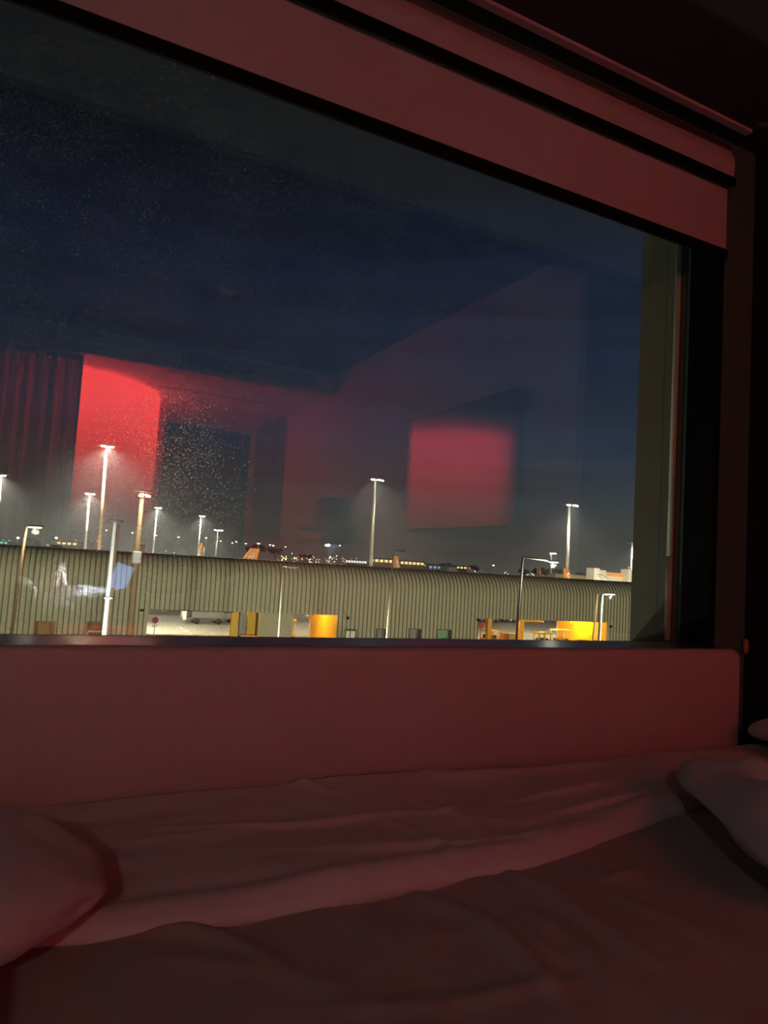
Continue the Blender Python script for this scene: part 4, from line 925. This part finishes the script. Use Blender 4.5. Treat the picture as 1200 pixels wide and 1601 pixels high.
cart(470, 6.5, 2.0, 2.6, 'bright yellow canopied tug in the narrow gap past the grey infill', yellow); cart(926, 1.3, 2.0, 1.5, 'low loaded cart deepest towards the bright yellow side wall', yellow, False)
# crash barrier with chevrons
for px, dep, lab in ((391, .2, 'orange and white striped barrier at the foot of the yellow column in the first passage'), (790, .2, 'long orange chequered barrier on the ground of the second passage')):
    s0 = sp_(px); ln = 1.9 if px < 500 else 4.4; t = thing('striped_barrier', WP(s0, -dep, GZ), lab, 'barrier')
    q = MB(); wbox(q, s0 - ln / 2, s0 + ln / 2, -dep - .5, -dep, GZ, GZ + 1.25); q.build('block', orange, t); q = MB()
    for k in range(int(ln / .6)):
        a = s0 - ln / 2 + .1 + k * .6; q.prism([WP(a + .3, -dep + .01, GZ + .35), WP(a + .55, -dep + .01, GZ + .35), WP(a + .25, -dep + .01, GZ + 1.15), WP(a, -dep + .01, GZ + 1.15)], NN, 0, .02)
    q.build('stripe_marking', white, t)
# round signs
for px, py, m2, lab in ((243, 970, mat('dark_blue', (.05, .06, .20), .6), 'round red-rimmed blue traffic sign on a post inside the first passage'), (754, 979, redm, 'round red traffic sign on a post at the edge of the second passage')):
    s0, z = WS(px, py); t = thing('traffic_sign', WP(s0, -.5, GZ), lab, 'sign', None)
    c_ = WP(s0, -.45, z); MB().tube([c_, c_ + NN * .04], .36, 24).build('sign_rim', redm, t); MB().tube([c_ + NN * .042, c_ + NN * .05], .25, 24).build('sign_face', m2, t)
    if px < 500:
        MB().tube([c_ + NN * .06 + U * .18 + Vector((0, 0, .18)), c_ + NN * .06 - U * .18 - Vector((0, 0, .18))], .04, 6).build('sign_bar', redm, t)
        MB().box(c_ - Vector((0, 0, .62)), (.55, .04, .22), math.atan2(U.y, U.x)).build('plate', white, t)
    MB().tube([WP(s0, -.5, GZ), WP(s0, -.5, z + .2)], .05, 8).build('post', steel, t, True)
# road markings
q = MB()
for (xa, ya, xb, yb) in ((281, 980.5, 285, 983), (289, 985.5, 294, 988.5), (297, 990.5, 302, 993.5), (283, 968, 292, 974)):
    a, b_ = G(xa, ya), G(xb, yb); d_ = (b_ - a).normalized(); pr = Vector((-d_.y, d_.x, 0)) * .14; z_ = Vector((0, 0, .012)); q.prism([a + pr, b_ + pr, b_ - pr, a - pr], (0, 0, 1), .002, .012)
q.build('trim_road_marking', white)['kind'] = 'structure'

# ---- unseen lamps put on the hotel forecourt side to light the pier wall and the window reveal
for i, (s0, o_, z, pw) in enumerate(((-22, 30, 3.5, 5200), (12, 32, 3.5, 5200), (46, 32, 3.5, 5200), (82, 30, 3.5, 5200))):
    p_ = WP(s0, o_, z); t = thing('unseen_forecourt_lamp', (p_.x, p_.y, GZ), 'forecourt floodlight column %s' % ['near the hotel corner', 'facing the first passage', 'facing the pier doors', 'facing the second passage'][i], 'street lamp', 'forecourt lamps below the hotel')
    p_.z = -6.2
    MB().tube([(p_.x, p_.y, GZ), (p_.x, p_.y, p_.z + .2)], .09, 8).build('pole', steel, t, True); MB().box(p_, (.8, .4, .15), 0, .03).build('lamp_head', greyd, t)
    p_ = Vector(p_)
    light('forecourt_light', 'SPOT', p_ + NN * -.4, pw * 2.5, (1.0, .90, .56), .3, aim=WP(s0, 0, -3.5), parent=t, spot=2.7)
light('added_reveal_light', 'POINT', (-3.2, 7.0, -1.5), 130, (1.0, .94, .78), .3)  # unseen lamp added to brighten the reveal, blind back and specks
light('added_reveal_light', 'POINT', (.55, 1.7, -.7), 48, (.95, 1.0, .74), .1)  # second added lamp, hidden below the sill line, for jamb and bead

# ------------------------------------------------------------------ night haze over the airport
hz = bpy.data.materials.new('night_haze'); hz.use_nodes = True; t = hz.node_tree; t.nodes.clear()
vs_ = t.nodes.new('ShaderNodeVolumeScatter'); vs_.inputs['Density'].default_value = .0005; vs_.inputs['Anisotropy'].default_value = .35; vs_.inputs['Color'].default_value = (.95, .97, 1, 1)
o_ = t.nodes.new('ShaderNodeOutputMaterial'); t.links.new(vs_.outputs[0], o_.inputs['Volume'])
tag(MB().lohi((-200, 20, GZ + .01), (900, 700, 60)).build('night_haze', hz), 'thin night haze hanging over the airport around the floodlights', 'haze', kind='stuff')
